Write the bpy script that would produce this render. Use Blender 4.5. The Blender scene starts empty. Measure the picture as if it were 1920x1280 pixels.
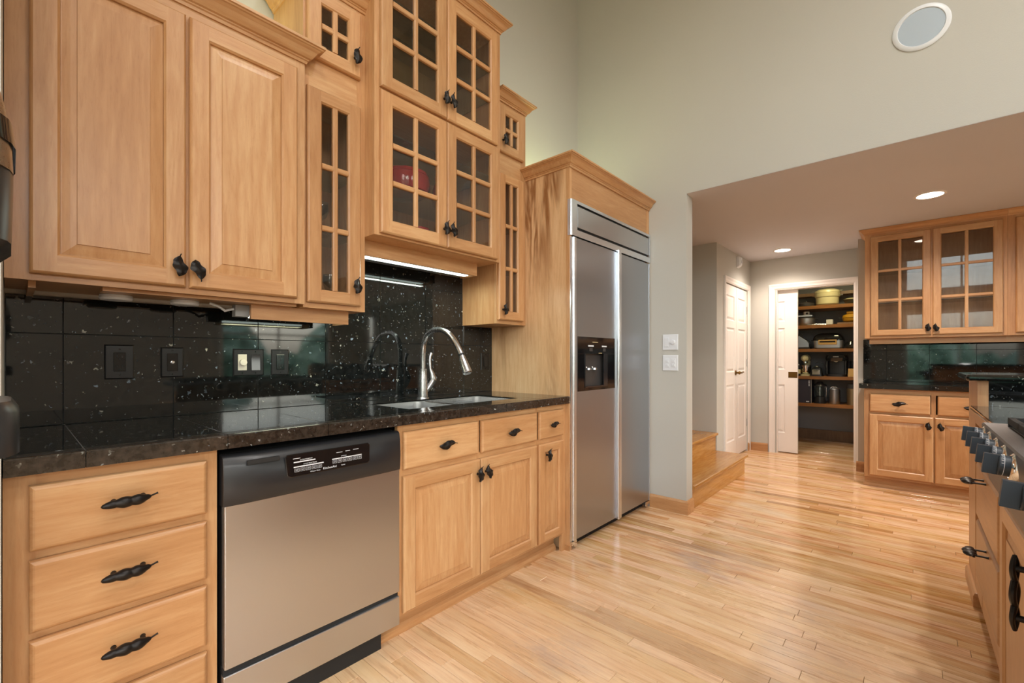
import bpy, bmesh, math, random
from math import sin, cos, pi, radians, sqrt
from mathutils import Vector, Matrix
random.seed(7)
SC = bpy.context.scene
COL = SC.collection

# ------------------------------------------------------------------ camera
A = radians(41.71)
cd = bpy.data.cameras.new('camera')
cam = bpy.data.objects.new('camera', cd); COL.objects.link(cam)
cam.location = (0, 0, 1.139)
cam.rotation_euler = (pi/2, 0, A - pi/2)
cd.sensor_width = 36; cd.lens = 36*837/1920; cd.shift_y = 31/1920
cd.clip_start = 0.02; cd.clip_end = 200
SC.camera = cam
# ------------------------------------------------------------------ world, lights, exposure
SC.view_settings.view_transform = 'Standard'
SC.view_settings.look = 'None'
SC.view_settings.gamma = 1
SC.view_settings.exposure = 0.55
SC.view_settings.use_curve_mapping = False
w = bpy.data.worlds.new('daylight'); SC.world = w; w.use_nodes = True
nt = w.node_tree; nt.nodes.clear()
sky = nt.nodes.new('ShaderNodeTexSky'); sky.sky_type = 'NISHITA'
sky.sun_disc = False; sky.sun_elevation = radians(38); sky.sun_rotation = radians(200)
sky.air_density = 1.4; sky.dust_density = 3.0
hs = nt.nodes.new('ShaderNodeHueSaturation'); hs.inputs['Saturation'].default_value = 0.45
bg = nt.nodes.new('ShaderNodeBackground'); bg.inputs['Strength'].default_value = .85
wo = nt.nodes.new('ShaderNodeOutputWorld')
nt.links.new(sky.outputs[0], hs.inputs['Color']); nt.links.new(hs.outputs[0], bg.inputs[0]); nt.links.new(bg.outputs[0], wo.inputs[0])

def area(name, loc, rot, sx, sy, power, col=(1, 1, 1), portal=False):
    l = bpy.data.lights.new(name, 'AREA'); l.shape = 'RECTANGLE'; l.size = sx; l.size_y = sy
    l.energy = power; l.color = col
    if portal: l.cycles.is_portal = True
    o = bpy.data.objects.new(name, l); COL.objects.link(o)
    o.location = loc; o.rotation_euler = rot
    return o
# windows of the big room behind the camera: (axis, centre, width, z0, z1)
WIN = [('Y', -2.6, 2.2, 0.5, 2.2), ('Y', 3.6, 2.0, 0.6, 2.1), ('Y', 6.4, 1.6, 0.6, 2.1),
       ('Y', -2.6, 2.2, 2.9, 3.8), ('Y', 0.4, 2.2, 2.9, 3.8),
       ('X', -3.4, 1.9, 0.5, 2.2), ('X', -0.9, 1.9, 0.5, 2.2), ('X', -3.4, 1.9, 2.8, 4.4), ('X', -0.9, 1.9, 2.8, 4.4)]
WPOW = 11
YR, XR, ZC = -5.2, -4.0, 5.2      # far side wall, rear wall, high ceiling
for ax, c, wd, z0, z1 in WIN:
    zc, hh = (z0+z1)/2, z1-z0
    if ax == 'Y':
        area('window_portal', (c, YR+.01, zc), (-pi/2, 0, pi), wd, hh, 1, portal=True)
    else:
        area('window_portal', (XR+.01, c, zc), (pi/2, 0, -pi/2), wd, hh, 1, portal=True)

# ------------------------------------------------------------------ helpers
def lin(c):
    c = c/255
    return c/12.92 if c <= .04045 else ((c+.055)/1.055)**2.4
def rgb(r, g, b): return (lin(r), lin(g), lin(b), 1)

class NT:
    def __init__(s, name):
        s.m = bpy.data.materials.new(name); s.m.use_nodes = True
        s.t = s.m.node_tree; s.b = s.t.nodes['Principled BSDF']; s.out = s.t.nodes['Material Output']
    def n(s, typ, **kw):
        x = s.t.nodes.new('ShaderNode'+typ)
        for k, v in kw.items():
            if k.startswith('i_'): x.inputs[k[2:].replace('_', ' ')].default_value = v
            elif k.startswith('p'): x.inputs[int(k[1:])].default_value = v
            else: setattr(x, k, v)
        return x
    def l(s, a, b): s.t.links.new(a, b)
    def math(s, op, a, b=None, c=None):
        x = s.n('Math', operation=op)
        for i, v in enumerate((a, b, c)):
            if v is None: continue
            if isinstance(v, (int, float)): x.inputs[i].default_value = v
            else: s.l(v, x.inputs[i])
        return x.outputs[0]
    def ramp(s, fac, stops):
        r = s.n('ValToRGB'); e = r.color_ramp.elements
        while len(e) < len(stops): e.new(.5)
        for i, (p, c) in enumerate(stops): e[i].position = p; e[i].color = c
        s.l(fac, r.inputs[0]); return r.outputs[0]
    def mix(s, fac, a, b, mode='MIX'):
        x = s.n('Mix', data_type='RGBA', blend_type=mode)
        for sock, v in ((x.inputs[0], fac), (x.inputs[6], a), (x.inputs[7], b)):
            if isinstance(v, (int, float, tuple)): sock.default_value = v
            else: s.l(v, sock)
        return x.outputs[2]
    def coords(s, scale, off=True):
        tc = s.n('TexCoord'); src = tc.outputs['Object']
        if off:
            oi = s.n('ObjectInfo'); m = s.n('VectorMath', operation='SCALE'); m.inputs['Scale'].default_value = 37.0
            cb = s.n('CombineXYZ'); s.l(oi.outputs['Random'], cb.inputs[0]); s.l(oi.outputs['Random'], cb.inputs[1]); s.l(oi.outputs['Random'], cb.inputs[2])
            s.l(cb.outputs[0], m.inputs[0])
            ad = s.n('VectorMath', operation='ADD'); s.l(src, ad.inputs[0]); s.l(m.outputs[0], ad.inputs[1]); src = ad.outputs[0]
        mp = s.n('Mapping'); mp.inputs['Scale'].default_value = scale; s.l(src, mp.inputs[0]); return mp.outputs[0]
    def bump(s, h, st, dist=.001):
        b = s.n('Bump'); b.inputs['Strength'].default_value = st; b.inputs['Distance'].default_value = dist
        s.l(h, b.inputs['Height']); s.l(b.outputs[0], s.b.inputs['Normal'])

def plain(name, c, rough=.5, metal=0, spec=.5, emit=None, est=0):
    t = NT(name); t.b.inputs['Base Color'].default_value = c; t.b.inputs['Roughness'].default_value = rough
    t.b.inputs['Metallic'].default_value = metal; t.b.inputs['Specular IOR Level'].default_value = spec
    n = t.n('TexNoise', i_Scale=40.0, i_Detail=3.0); tc = t.n('TexCoord'); t.l(tc.outputs['Object'], n.inputs['Vector'])
    r = t.math('MULTIPLY_ADD', n.outputs[0], .12*rough+.02, rough*.94-.01); t.l(r, t.b.inputs['Roughness'])
    if emit: t.b.inputs['Emission Color'].default_value = emit; t.b.inputs['Emission Strength'].default_value = est
    return t.m

def wood(name, axis, dark, mid, light, rough=.38, knots=0.0, tone=.10):
    t = NT(name)
    sc = {'z': (9, 9, .9), 'x': (.9, 9, 9), 'y': (9, .9, 9)}[axis]
    v = t.coords(sc)
    wv = t.n('TexNoise', i_Scale=1.0, i_Detail=2.0, i_Distortion=.6); t.l(v, wv.inputs['Vector'])
    rings = t.math('SINE', t.math('MULTIPLY', wv.outputs[0], 62.0))
    f1 = t.n('TexNoise', i_Scale=6.0, i_Detail=6.0, i_Roughness=.6, i_Distortion=.2); t.l(v, f1.inputs['Vector'])
    f2 = t.n('TexNoise', i_Scale=.45, i_Detail=2.0); t.l(v, f2.inputs['Vector'])
    a = t.math('MULTIPLY_ADD', rings, .055, f1.outputs[0])
    a = t.math('MULTIPLY_ADD', f2.outputs[0], .7, t.math('MULTIPLY', a, .55))
    c = t.ramp(a, [(.40, dark), (.62, mid), (.82, light)])
    if knots:
        kv = t.coords({'z': (2.6, 2.6, .4), 'x': (.55, 2.2, 2.2), 'y': (2.2, .55, 2.2)}[axis])
        k = t.n('TexNoise', i_Scale=1.6, i_Detail=5.0, i_Roughness=.55, i_Distortion=.7); t.l(kv, k.inputs['Vector'])
        k2 = t.n('TexNoise', i_Scale=1.1, i_Detail=1.0); t.l(kv, k2.inputs['Vector'])
        line = t.ramp(t.math('ABSOLUTE', t.math('SUBTRACT', k.outputs[0], .5)), [(.006, (1, 1, 1, 1)), (.05, (0, 0, 0, 1))])
        kk = t.math('MULTIPLY', line, t.ramp(k2.outputs[0], [(.42, (0, 0, 0, 1)), (.56, (1, 1, 1, 1))]))
        c = t.mix(t.math('MULTIPLY', kk, .9), c, rgb(140, 88, 44))
    f4 = t.n('TexNoise', i_Scale=22.0, i_Detail=4.0, i_Roughness=.7); t.l(v, f4.inputs['Vector'])
    c = t.mix(t.math('MULTIPLY', t.ramp(f4.outputs[0], [(.52, (0, 0, 0, 1)), (.75, (1, 1, 1, 1))]), .45), c, t.mix(1.0, c, (.74, .62, .50, 1), 'MULTIPLY'))
    oi = t.n('ObjectInfo')
    hsv = t.n('HueSaturation'); t.l(c, hsv.inputs['Color'])
    t.l(t.math('MULTIPLY_ADD', oi.outputs['Random'], tone*1.6, 1-tone*.8), hsv.inputs['Value'])
    t.l(hsv.outputs[0], t.b.inputs['Base Color'])
    t.l(t.math('MULTIPLY_ADD', f1.outputs[0], .12, rough-.06), t.b.inputs['Roughness'])
    t.b.inputs['Coat Weight'].default_value = .15; t.b.inputs['Coat Roughness'].default_value = .25
    t.bump(f1.outputs[0], .12, .0006)
    return t.m
MD, MM, ML = rgb(174, 124, 79), rgb(191, 143, 97), rgb(205, 163, 118)
maple_v = wood('maple_vertical', 'z', MD, MM, ML)
maple_h = wood('maple_horizontal', 'x', MD, MM, ML)
maple_y = wood('maple_depthwise', 'y', MD, MM, ML)
spalt = wood('spalted_maple', 'z', rgb(200, 154, 110), rgb(218, 178, 134), rgb(228, 196, 154), knots=1.0)
SD, SM, SL = rgb(150, 100, 42), rgb(178, 124, 58), rgb(200, 150, 86)
oak_x = wood('stair_oak', 'x', SD, SM, SL, rough=.22)
shelfwood = wood('pantry_shelf_wood', 'y', rgb(120, 76, 34), rgb(150, 98, 46), rgb(172, 116, 58))
darkwood = wood('dull_brown_wood', 'z', rgb(122, 92, 66), rgb(140, 108, 80), rgb(155, 122, 92))  # darker, duller brown wood for the pantry baseboard and boards

def floor_mat():
    t = NT('oak_strip_floor')
    at = t.n('Attribute', attribute_name='tone')
    tc = t.n('TexCoord'); cb = t.n('CombineXYZ')
    r = t.math('MULTIPLY', at.outputs['Fac'], 91.0); t.l(r, cb.inputs[0]); t.l(r, cb.inputs[1])
    ad = t.n('VectorMath', operation='ADD'); t.l(tc.outputs['Object'], ad.inputs[0]); t.l(cb.outputs[0], ad.inputs[1])
    mp = t.n('Mapping'); mp.inputs['Scale'].default_value = (16, 1.3, 4); t.l(ad.outputs[0], mp.inputs[0])
    f1 = t.n('TexNoise', i_Scale=2.0, i_Detail=7.0, i_Roughness=.62, i_Distortion=.5); t.l(mp.outputs[0], f1.inputs['Vector'])
    f0 = t.n('TexNoise', i_Scale=1.0, i_Detail=1.0, i_Distortion=.4); t.l(mp.outputs[0], f0.inputs['Vector'])
    rings = t.math('SINE', t.math('MULTIPLY', f0.outputs[0], 48.0))
    g = t.math('MULTIPLY_ADD', rings, .05, f1.outputs[0])
    c = t.ramp(g, [(.28, rgb(180, 122, 72)), (.43, rgb(221, 172, 120)), (.62, rgb(236, 200, 156))])
    hsv = t.n('HueSaturation'); t.l(c, hsv.inputs['Color'])
    rv = t.ramp(at.outputs['Fac'], [(0, (.55, .55, .55, 1)), (.06, (.74, .74, .74, 1)), (.2, (.90, .90, .90, 1)), (.6, (.98, .98, .98, 1)), (1, (1.08, 1.08, 1.08, 1))])
    t.l(rv, hsv.inputs['Value'])
    t.l(t.math('MULTIPLY_ADD', at.outputs['Fac'], -.28, 1.12), hsv.inputs['Saturation'])
    t.l(t.math('MULTIPLY_ADD', t.math('FRACT', t.math('MULTIPLY', at.outputs['Fac'], 7.3)), .014, .492), hsv.inputs['Hue'])
    # grey wear stains and dark scuffs with a shape of their own
    m2 = t.n('Mapping'); m2.inputs['Scale'].default_value = (2.1, 1.1, 1); t.l(tc.outputs['Object'], m2.inputs[0])
    n2 = t.n('TexNoise', i_Scale=1.6, i_Detail=5.0, i_Roughness=.6, i_Distortion=.5); t.l(m2.outputs[0], n2.inputs['Vector'])
    wear = t.ramp(n2.outputs[0], [(.56, (0, 0, 0, 1)), (.72, (1, 1, 1, 1))])
    c2 = t.mix(t.math('MULTIPLY', wear, .5), hsv.outputs[0], rgb(222, 203, 178))
    n3 = t.n('TexNoise', i_Scale=3.4, i_Detail=8.0, i_Roughness=.75); t.l(m2.outputs[0], n3.inputs['Vector'])
    sc = t.ramp(n3.outputs[0], [(.60, (0, 0, 0, 1)), (.75, (1, 1, 1, 1))])
    c3 = t.mix(t.math('MULTIPLY', t.math('MULTIPLY', sc, wear), .8), c2, rgb(140, 125, 120))
    # the traffic-worn, paler part of the kitchen floor and two grey-blue spill stains
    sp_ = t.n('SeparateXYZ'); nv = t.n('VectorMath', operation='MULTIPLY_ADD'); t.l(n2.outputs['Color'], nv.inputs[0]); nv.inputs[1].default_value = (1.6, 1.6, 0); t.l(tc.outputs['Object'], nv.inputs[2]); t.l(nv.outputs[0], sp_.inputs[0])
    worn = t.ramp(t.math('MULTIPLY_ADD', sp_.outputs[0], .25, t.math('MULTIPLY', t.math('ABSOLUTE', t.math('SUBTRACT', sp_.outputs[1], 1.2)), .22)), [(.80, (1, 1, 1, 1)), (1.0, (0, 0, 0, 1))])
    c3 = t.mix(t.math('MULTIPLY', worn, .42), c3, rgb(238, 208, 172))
    fine = t.n('Mapping'); fine.inputs['Scale'].default_value = (150, 5, 4); t.l(ad.outputs[0], fine.inputs[0])
    f3 = t.n('TexNoise', i_Scale=1.0, i_Detail=4.0, i_Roughness=.7); t.l(fine.outputs[0], f3.inputs['Vector'])
    c3 = t.mix(t.math('MULTIPLY', t.ramp(f3.outputs[0], [(.50, (0, 0, 0, 1)), (.75, (1, 1, 1, 1))]), .55), c3, t.mix(1.0, c3, (.62, .50, .40, 1), 'MULTIPLY'))
    for cx, cy, ra, rb_, am in ((2.62, .86, .42, .30, .55), (2.35, .35, .55, .12, .35), (1.42, 1.05, .25, .30, .45), (2.0, .22, .4, .2, .3)):
        vs = t.n('VectorMath', operation='SUBTRACT'); nw = t.n('VectorMath', operation='MULTIPLY_ADD'); t.l(n3.outputs['Color'], nw.inputs[0]); nw.inputs[1].default_value = (.5, .5, 0); t.l(tc.outputs['Object'], nw.inputs[2])
        t.l(nw.outputs[0], vs.inputs[0]); vs.inputs[1].default_value = (cx+.25, cy+.25, 0)
        vm = t.n('VectorMath', operation='MULTIPLY'); t.l(vs.outputs[0], vm.inputs[0]); vm.inputs[1].default_value = (1/ra, 1/rb_, 0)
        ln = t.n('VectorMath', operation='LENGTH'); t.l(vm.outputs[0], ln.inputs[0])
        k = t.ramp(ln.outputs['Value'], [(0, (1, 1, 1, 1)), (1, (0, 0, 0, 1))])
        c3 = t.mix(t.math('MULTIPLY', t.math('MULTIPLY', k, t.ramp(n3.outputs[0], [(.38, (0, 0, 0, 1)), (.62, (1, 1, 1, 1))])), am), c3, rgb(150, 142, 150))
    t.l(c3, t.b.inputs['Base Color'])
    t.l(t.math('MULTIPLY_ADD', worn, .12, t.math('MULTIPLY_ADD', f1.outputs[0], .08, .12)), t.b.inputs['Roughness'])
    #t.l(t.math('MULTIPLY_ADD', wear, .14, t.math('MULTIPLY_ADD', f1.outputs[0], .10, .19)), t.b.inputs['Roughness'])
    t.bump(f1.outputs[0], .08, .0006)
    return t.m
oak_floor = floor_mat()

def granite(name, base, rough=.045, brown=0.0):
    t = NT(name)
    v = t.coords((1, 1, 1), off=False)
    n = t.n('TexNoise', i_Scale=55.0, i_Detail=5.0, i_Roughness=.7); t.l(v, n.inputs['Vector'])
    c = t.ramp(n.outputs[0], [(.40, base), (.62, tuple([x*2.4+.002 for x in base[:3]]+[1])), (.85, rgb(74, 60, 50) if brown else rgb(36, 42, 42))])
    ds = t.n('TexNoise', i_Scale=90.0, i_Detail=1.0); t.l(v, ds.inputs['Vector'])
    dv = t.n('VectorMath', operation='MULTIPLY_ADD'); t.l(ds.outputs['Color'], dv.inputs[0]); dv.inputs[1].default_value = (.022, .022, .022); t.l(v, dv.inputs[2])
    for sc, th, br in ((33.0, .20, 1.0), (80.0, .25, .6)):
        vo = t.n('TexVoronoi', i_Scale=sc, i_Randomness=1.0); t.l(dv.outputs[0], vo.inputs['Vector'])
        spot = t.ramp(vo.outputs['Distance'], [(th*.7, (1, 1, 1, 1)), (th, (0, 0, 0, 1))])
        sx = t.n('SeparateColor'); t.l(vo.outputs['Color'], sx.inputs[0])
        sel = t.ramp(sx.outputs[0], [(.70, (0, 0, 0, 1)), (.76, (1, 1, 1, 1))])
        fl = t.mix(sx.outputs[1], rgb(150, 170, 190), rgb(205, 205, 190))
        dim = t.math('MULTIPLY', t.math('MULTIPLY', spot, sel), t.math('MULTIPLY_ADD', sx.outputs[2], br*.8, .12*br))
        c = t.mix(dim, c, fl)
    t.l(c, t.b.inputs['Base Color'])
    t.b.inputs['Roughness'].default_value = rough; t.b.inputs['Specular IOR Level'].default_value = .62
    return t.m
gran = granite('black_pearl_granite', (.0035, .0042, .0042, 1))
gran_e = granite('black_brown_granite_edge', (.016, .0125, .010, 1), .12, 1)
grout = plain('dark_grout', rgb(60, 62, 62), .8)

def wallpaint(name, c):
    t = NT(name)
    n = t.n('TexNoise', i_Scale=220.0, i_Detail=2.0); t.l(t.coords((1, 1, 1), off=False), n.inputs['Vector'])
    n2 = t.n('TexNoise', i_Scale=1.2, i_Detail=2.0); t.l(t.coords((1, 1, 1), off=False), n2.inputs['Vector'])
    t.l(t.ramp(n2.outputs[0], [(.3, tuple([x*.96 for x in c[:3]]+[1])), (.7, c)]), t.b.inputs['Base Color'])
    t.b.inputs['Roughness'].default_value = .85; t.bump(n.outputs[0], .25, .0015)
    return t.m
paint = wallpaint('grey_green_wall_paint', rgb(194, 193, 187))
paint_c = wallpaint('ceiling_paint', rgb(208, 206, 210))
paint_w = wallpaint('white_ceiling_paint', rgb(225, 224, 218))
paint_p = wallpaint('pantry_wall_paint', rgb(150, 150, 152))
white = plain('white_trim_paint', rgb(236, 230, 226), .35)
whitepl = plain('white_plastic', rgb(226, 230, 236), .35)

def brushed(name, c, rough, axis, st=.18):
    t = NT(name)
    sc = {'z': (420, 420, 5), 'x': (5, 420, 420), 'y': (420, 5, 420)}[axis]
    n = t.n('TexNoise', i_Scale=1.0, i_Detail=3.0); t.l(t.coords(sc), n.inputs['Vector'])
    n2 = t.n('TexNoise', i_Scale=2.5, i_Detail=2.0); t.l(t.coords((1, 1, 1)), n2.inputs['Vector'])
    t.b.inputs['Base Color'].default_value = c; t.b.inputs['Metallic'].default_value = 1
    t.l(t.math('MULTIPLY_ADD', n.outputs[0], .10, t.math('MULTIPLY_ADD', n2.outputs[0], .08, rough-.09)), t.b.inputs['Roughness'])
    t.b.inputs['Anisotropic'].default_value = .6
    t.bump(n.outputs[0], st, .0002)
    return t.m
steel_h = brushed('brushed_steel_horizontal', (.57, .59, .625, 1), .33, 'x', .08)
cook_steel = brushed('cooktop_steel', (.20, .20, .21, 1), .42, 'x', .03)
steel_v = brushed('brushed_steel_vertical', (.44, .465, .51, 1), .33, 'z', .06)
alum = brushed('satin_aluminium', (.78, .82, .88, 1), .30, 'z', .01)
sink_steel = brushed('satin_sink_steel', (.66, .67, .68, 1), .28, 'x', .08)
nickel = brushed('brushed_nickel', (.46, .46, .47, 1), .26, 'z', .04)
chrome = plain('chrome', (.8, .8, .8, 1), .12, 1)
iron = plain('oil_rubbed_bronze', (.018, .015, .014, 1), .38, .6)
brass = plain('antique_brass', rgb(128, 98, 52), .32, 1)
blk = plain('black_plastic', (.018, .019, .022, 1), .32)
blk_plate = plain('black_plate_plastic', (.005, .0055, .007, 1), .3)
blk_gloss = plain('black_gloss', (.006, .006, .007, 1), .06)
blk_matte = plain('black_matte', (.012, .012, .013, 1), .7)
grey_dk = plain('dark_grey_enamel', rgb(62, 60, 60), .35)
knobblk = plain('knob_slate_plastic', rgb(42, 54, 66), .42)
ink = plain('white_ink', rgb(225, 228, 235), .5)
red = plain('red_glaze', rgb(150, 12, 22), .12)
cream = plain('cream_enamel', rgb(214, 204, 160), .3)
taupe = brushed('taupe_metal', (.36, .31, .26, 1), .3, 'x')
tan = plain('pale_wood_block', rgb(206, 164, 96), .5)
yel = plain('yellow_plastic', rgb(190, 140, 30), .4)
cardn = plain('dark_box_card', rgb(52, 48, 62), .6)
paper = plain('white_card', rgb(228, 226, 222), .6)
foliage = plain('foliage', rgb(118, 158, 128), .9)
def fol():
    t = NT('foliage_clumps'); n = t.n('TexNoise', i_Scale=2.2, i_Detail=8.0, i_Roughness=.75); t.l(t.coords((1, 1, 1), off=False), n.inputs['Vector'])
    t.l(t.ramp(n.outputs[0], [(.38, rgb(30, 52, 40)), (.50, rgb(104, 146, 122)), (.62, rgb(190, 215, 200))]), t.b.inputs['Base Color']); t.b.inputs['Roughness'].default_value = .9; return t.m
foliage = fol()
grass = plain('grass', rgb(88, 104, 60), .95)

def glassmat(name, tint, boost=1.0):
    t = NT(name); t.t.nodes.remove(t.b)
    tr = t.n('BsdfTransparent'); tr.inputs[0].default_value = tint
    gl = t.n('BsdfGlossy'); gl.inputs['Roughness'].default_value = .02
    fr = t.n('Fresnel'); ge = t.n('NewGeometry'); t.l(t.math('MULTIPLY_ADD', ge.outputs['Backfacing'], 1/1.5-1.5, 1.5), fr.inputs['IOR'])
    mx = t.n('MixShader'); t.l(t.math('MULTIPLY', fr.outputs[0], boost), mx.inputs[0]); t.l(tr.outputs[0], mx.inputs[1]); t.l(gl.outputs[0], mx.inputs[2])
    t.l(mx.outputs[0], t.out.inputs[0]); return t.m
glass = glassmat('cabinet_glass', (.965, .96, .955, 1), 1.0)
glass_w = glassmat('window_glass', (.95, .97, .97, 1), 1.0)
glass_g = glassmat('clear_glassware', (.78, .84, .82, 1), 1.8)
def emis(name, c, s):
    t = NT(name); t.b.inputs['Base Color'].default_value = c; t.b.inputs['Emission Color'].default_value = c; t.b.inputs['Emission Strength'].default_value = s; return t.m
lamp_warm = emis('warm_lamp', (1, .86, .70, 1), 14)
tube_cool = emis('cool_fluorescent', (.86, 1, .90, 1), 3.0)

class MB:
    def __init__(s): s.v = []; s.f = []; s.m = []
    def add(s, vs, fs, m=0):
        o = len(s.v); s.v += [tuple(v) for v in vs]; s.f += [tuple(i+o for i in f) for f in fs]; s.m += [m]*len(fs); return s
    def box(s, x0, x1, y0, y1, z0, z1, m=0):
        return s.add([(x0,y0,z0),(x1,y0,z0),(x1,y1,z0),(x0,y1,z0),(x0,y0,z1),(x1,y0,z1),(x1,y1,z1),(x0,y1,z1)],
                     [(0,3,2,1),(4,5,6,7),(0,1,5,4),(1,2,6,5),(2,3,7,6),(3,0,4,7)], m)
    def loops(s, L, m=0, cap0=True, cap1=True, closed=True, ms=None):
        n = len(L[0]); o = len(s.v)
        for lp in L: s.v += [tuple(p) for p in lp]
        for i in range(len(L)-1):
            for j in range(n if closed else n-1):
                k = (j+1) % n
                s.f.append((o+i*n+j, o+i*n+k, o+(i+1)*n+k, o+(i+1)*n+j)); s.m.append(ms[j] if ms else m)
        if cap0: s.f.append(tuple(o+j for j in reversed(range(n)))); s.m.append(m)
        if cap1: s.f.append(tuple(o+(len(L)-1)*n+j for j in range(n))); s.m.append(m)
        return s
    def lathe(s, prof, c, axis='z', n=24, m=0, cap0=True, cap1=True):
        L = []
        for r, h in prof:
            lp = []
            for j in range(n):
                t = 2*pi*j/n; a, b = r*cos(t), r*sin(t)
                p = {'z': (a, b, h), 'y': (a, h, b), 'x': (h, a, b)}[axis]
                lp.append((c[0]+p[0], c[1]+p[1], c[2]+p[2]))
            L.append(lp)
        return s.loops(L, m, cap0, cap1)
    def tube(s, pts, r, n=12, m=0, cap=True):
        pts = [Vector(p) for p in pts]; rs = r if isinstance(r, (list, tuple)) else [r]*len(pts)
        L = []; prev = None
        for i, p in enumerate(pts):
            d = (pts[min(i+1, len(pts)-1)]-pts[max(i-1, 0)]).normalized()
            if prev is None:
                u = d.cross(Vector((0, 0, 1)))
                if u.length < .1: u = d.cross(Vector((1, 0, 0)))
                u.normalize()
            else: u = (prev - d*prev.dot(d)).normalized()
            prev = u; q = d.cross(u)
            L.append([p+u*rs[i]*cos(2*pi*j/n)+q*rs[i]*sin(2*pi*j/n) for j in range(n)])
        return s.loops(L, m, cap, cap)
    def prism(s, poly, z0, z1, m=0):
        return s.loops([[(x, y, z0) for x, y in poly], [(x, y, z1) for x, y in poly]], m)
    def sweep(s, path, prof, m=0, ms=None):
        """path: plan points (x,y), outward normal on the right of travel; prof: (out, z)"""
        n = len(path); L = []
        for i in range(n):
            d0 = Vector(path[i])-Vector(path[i-1]) if i else None
            d1 = Vector(path[i+1])-Vector(path[i]) if i < n-1 else None
            ns = [Vector((d.y, -d.x)).normalized() for d in (d0, d1) if d is not None]
            nn = ns[0] if len(ns) == 1 else (ns[0]+ns[1])/(1+ns[0].dot(ns[1]))
            L.append([(path[i][0]+nn.x*o, path[i][1]+nn.y*o, z) for o, z in prof])
        return s.loops(L, m, True, True)
    def mesh(s, name, mats, smooth=False, bevel=0):
        me = bpy.data.meshes.new(name)
        bm = bmesh.new(); vs = [bm.verts.new(v) for v in s.v]
        for f, m in zip(s.f, s.m):
            try: ff = bm.faces.new([vs[i] for i in f]); ff.material_index = m; ff.smooth = smooth
            except ValueError: pass
        bmesh.ops.recalc_face_normals(bm, faces=bm.faces[:])
        if bevel:
            bmesh.ops.bevel(bm, geom=[e for e in bm.edges if len(e.link_faces) == 2 and e.calc_face_angle(0) > .5], offset=bevel, segments=2, profile=.5, affect='EDGES', clamp_overlap=True)
        bm.to_mesh(me); bm.free()
        for m in (mats if isinstance(mats, (list, tuple)) else [mats]): me.materials.append(m)
        if smooth:
            try: me.set_sharp_from_angle(angle=radians(38))
            except Exception: pass
        return me
    def build(s, name, mats, parent=None, smooth=False, bevel=0, loc=None):
        o = bpy.data.objects.new(name, s.mesh(name, mats, smooth, bevel)); COL.objects.link(o)
        if parent is not None: o.parent = parent
        if loc: o.location = loc
        return o

def thing(name, label, cat, loc, rot=0, group=None):
    o = bpy.data.objects.new(name, None); COL.objects.link(o); o.empty_display_size = .05
    o.location = loc; o.rotation_euler = (0, 0, rot); o['label'] = label; o['category'] = cat
    if group: o['group'] = group
    return o
def tag(o, label, cat, group=None, kind=None):
    if label: o['label'] = label
    if cat: o['category'] = cat
    if group: o['group'] = group
    if kind: o['kind'] = kind
    return o
def struct(o): o['kind'] = 'structure'; return o
def dup(o, parent=None, loc=None):
    c = o.copy(); COL.objects.link(c)
    if parent is not None: c.parent = parent
    if loc is not None: c.location = loc
    for ch in list(o.children): dup(ch, c)
    return c
def text_mesh(body, size, mat, parent, loc, rot, name='lettering', ext=.0003, sx=1):
    cu = bpy.data.curves.new(name, 'FONT'); cu.body = body; cu.size = size; cu.extrude = ext
    cu.align_x = 'CENTER'; cu.align_y = 'CENTER'; cu.resolution_u = 2
    t = bpy.data.objects.new(name, cu); COL.objects.link(t)
    dg = bpy.context.evaluated_depsgraph_get(); me = bpy.data.meshes.new_from_object(t.evaluated_get(dg))
    bpy.data.objects.remove(t); me.materials.clear(); me.materials.append(mat)
    M = Matrix.Translation(loc) @ rot.to_4x4() @ Matrix.Diagonal((sx, 1, 1, 1)); me.transform(M)
    o = bpy.data.objects.new(name, me); COL.objects.link(o); o.parent = parent; return o
FRONT = Matrix(((1, 0, 0), (0, 0, -1), (0, 1, 0)))      # text standing, facing local -y

# ------------------------------------------------------------------ room shell
ZL = 2.335      # low ceiling
XW = 3.27       # wall face beyond the refrigerator
fl = struct(MB().box(-4.1, 7.75, -5.3, 3.4, -.15, -.012).build('floor', oak_floor))
ca = fl.data.color_attributes.new('tone', 'FLOAT_COLOR', 'POINT')
for d in ca.data: d.color = (.5, .5, .5, 1)
# oak strips, running along Y
PW = .0572
def proj(x, y, z):
    d = x*cos(A)+y*sin(A)
    if d < .15: return None
    return 960+837*(x*sin(A)-y*cos(A))/d, 671-837*(z-1.139)/d, d
planks = []
x = -.6
while x < 7.6:
    y = -2.6 - random.random()*1.2
    ymax = 2.14 if x < 3.3 else 3.0
    while y < ymax:
        L = random.choice((.35, .5, .7, .9, 1.2, 1.6))*random.uniform(.8, 1.2)
        y1 = min(y+L, ymax)
        if y1 > -2.6: planks.append((x, max(y, -2.6), y1))
        y = y1
    x += PW
def hidden(x, y):
    return (y > 1.60 and x < 3.3) or (x < 2.95 and y < -.28) or (x > 5.14 and x < 6.13 and y < .3) or (3.27 < x < 6.13 and y > 1.6)
def score(p):
    x, a, b = p; best = 0
    vis = 0; sc = 0
    for k in range(7):
        yy = a+(b-a)*(k+.5)/7; q = proj(x+PW/2, yy, 0)
        if q and -10 < q[0] < 1930 and q[1] < 1290 and not hidden(x, yy): vis += 1; sc += (b-a)/7/(q[2]**3)
    return sc
planks.sort(key=score, reverse=True)
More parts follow.
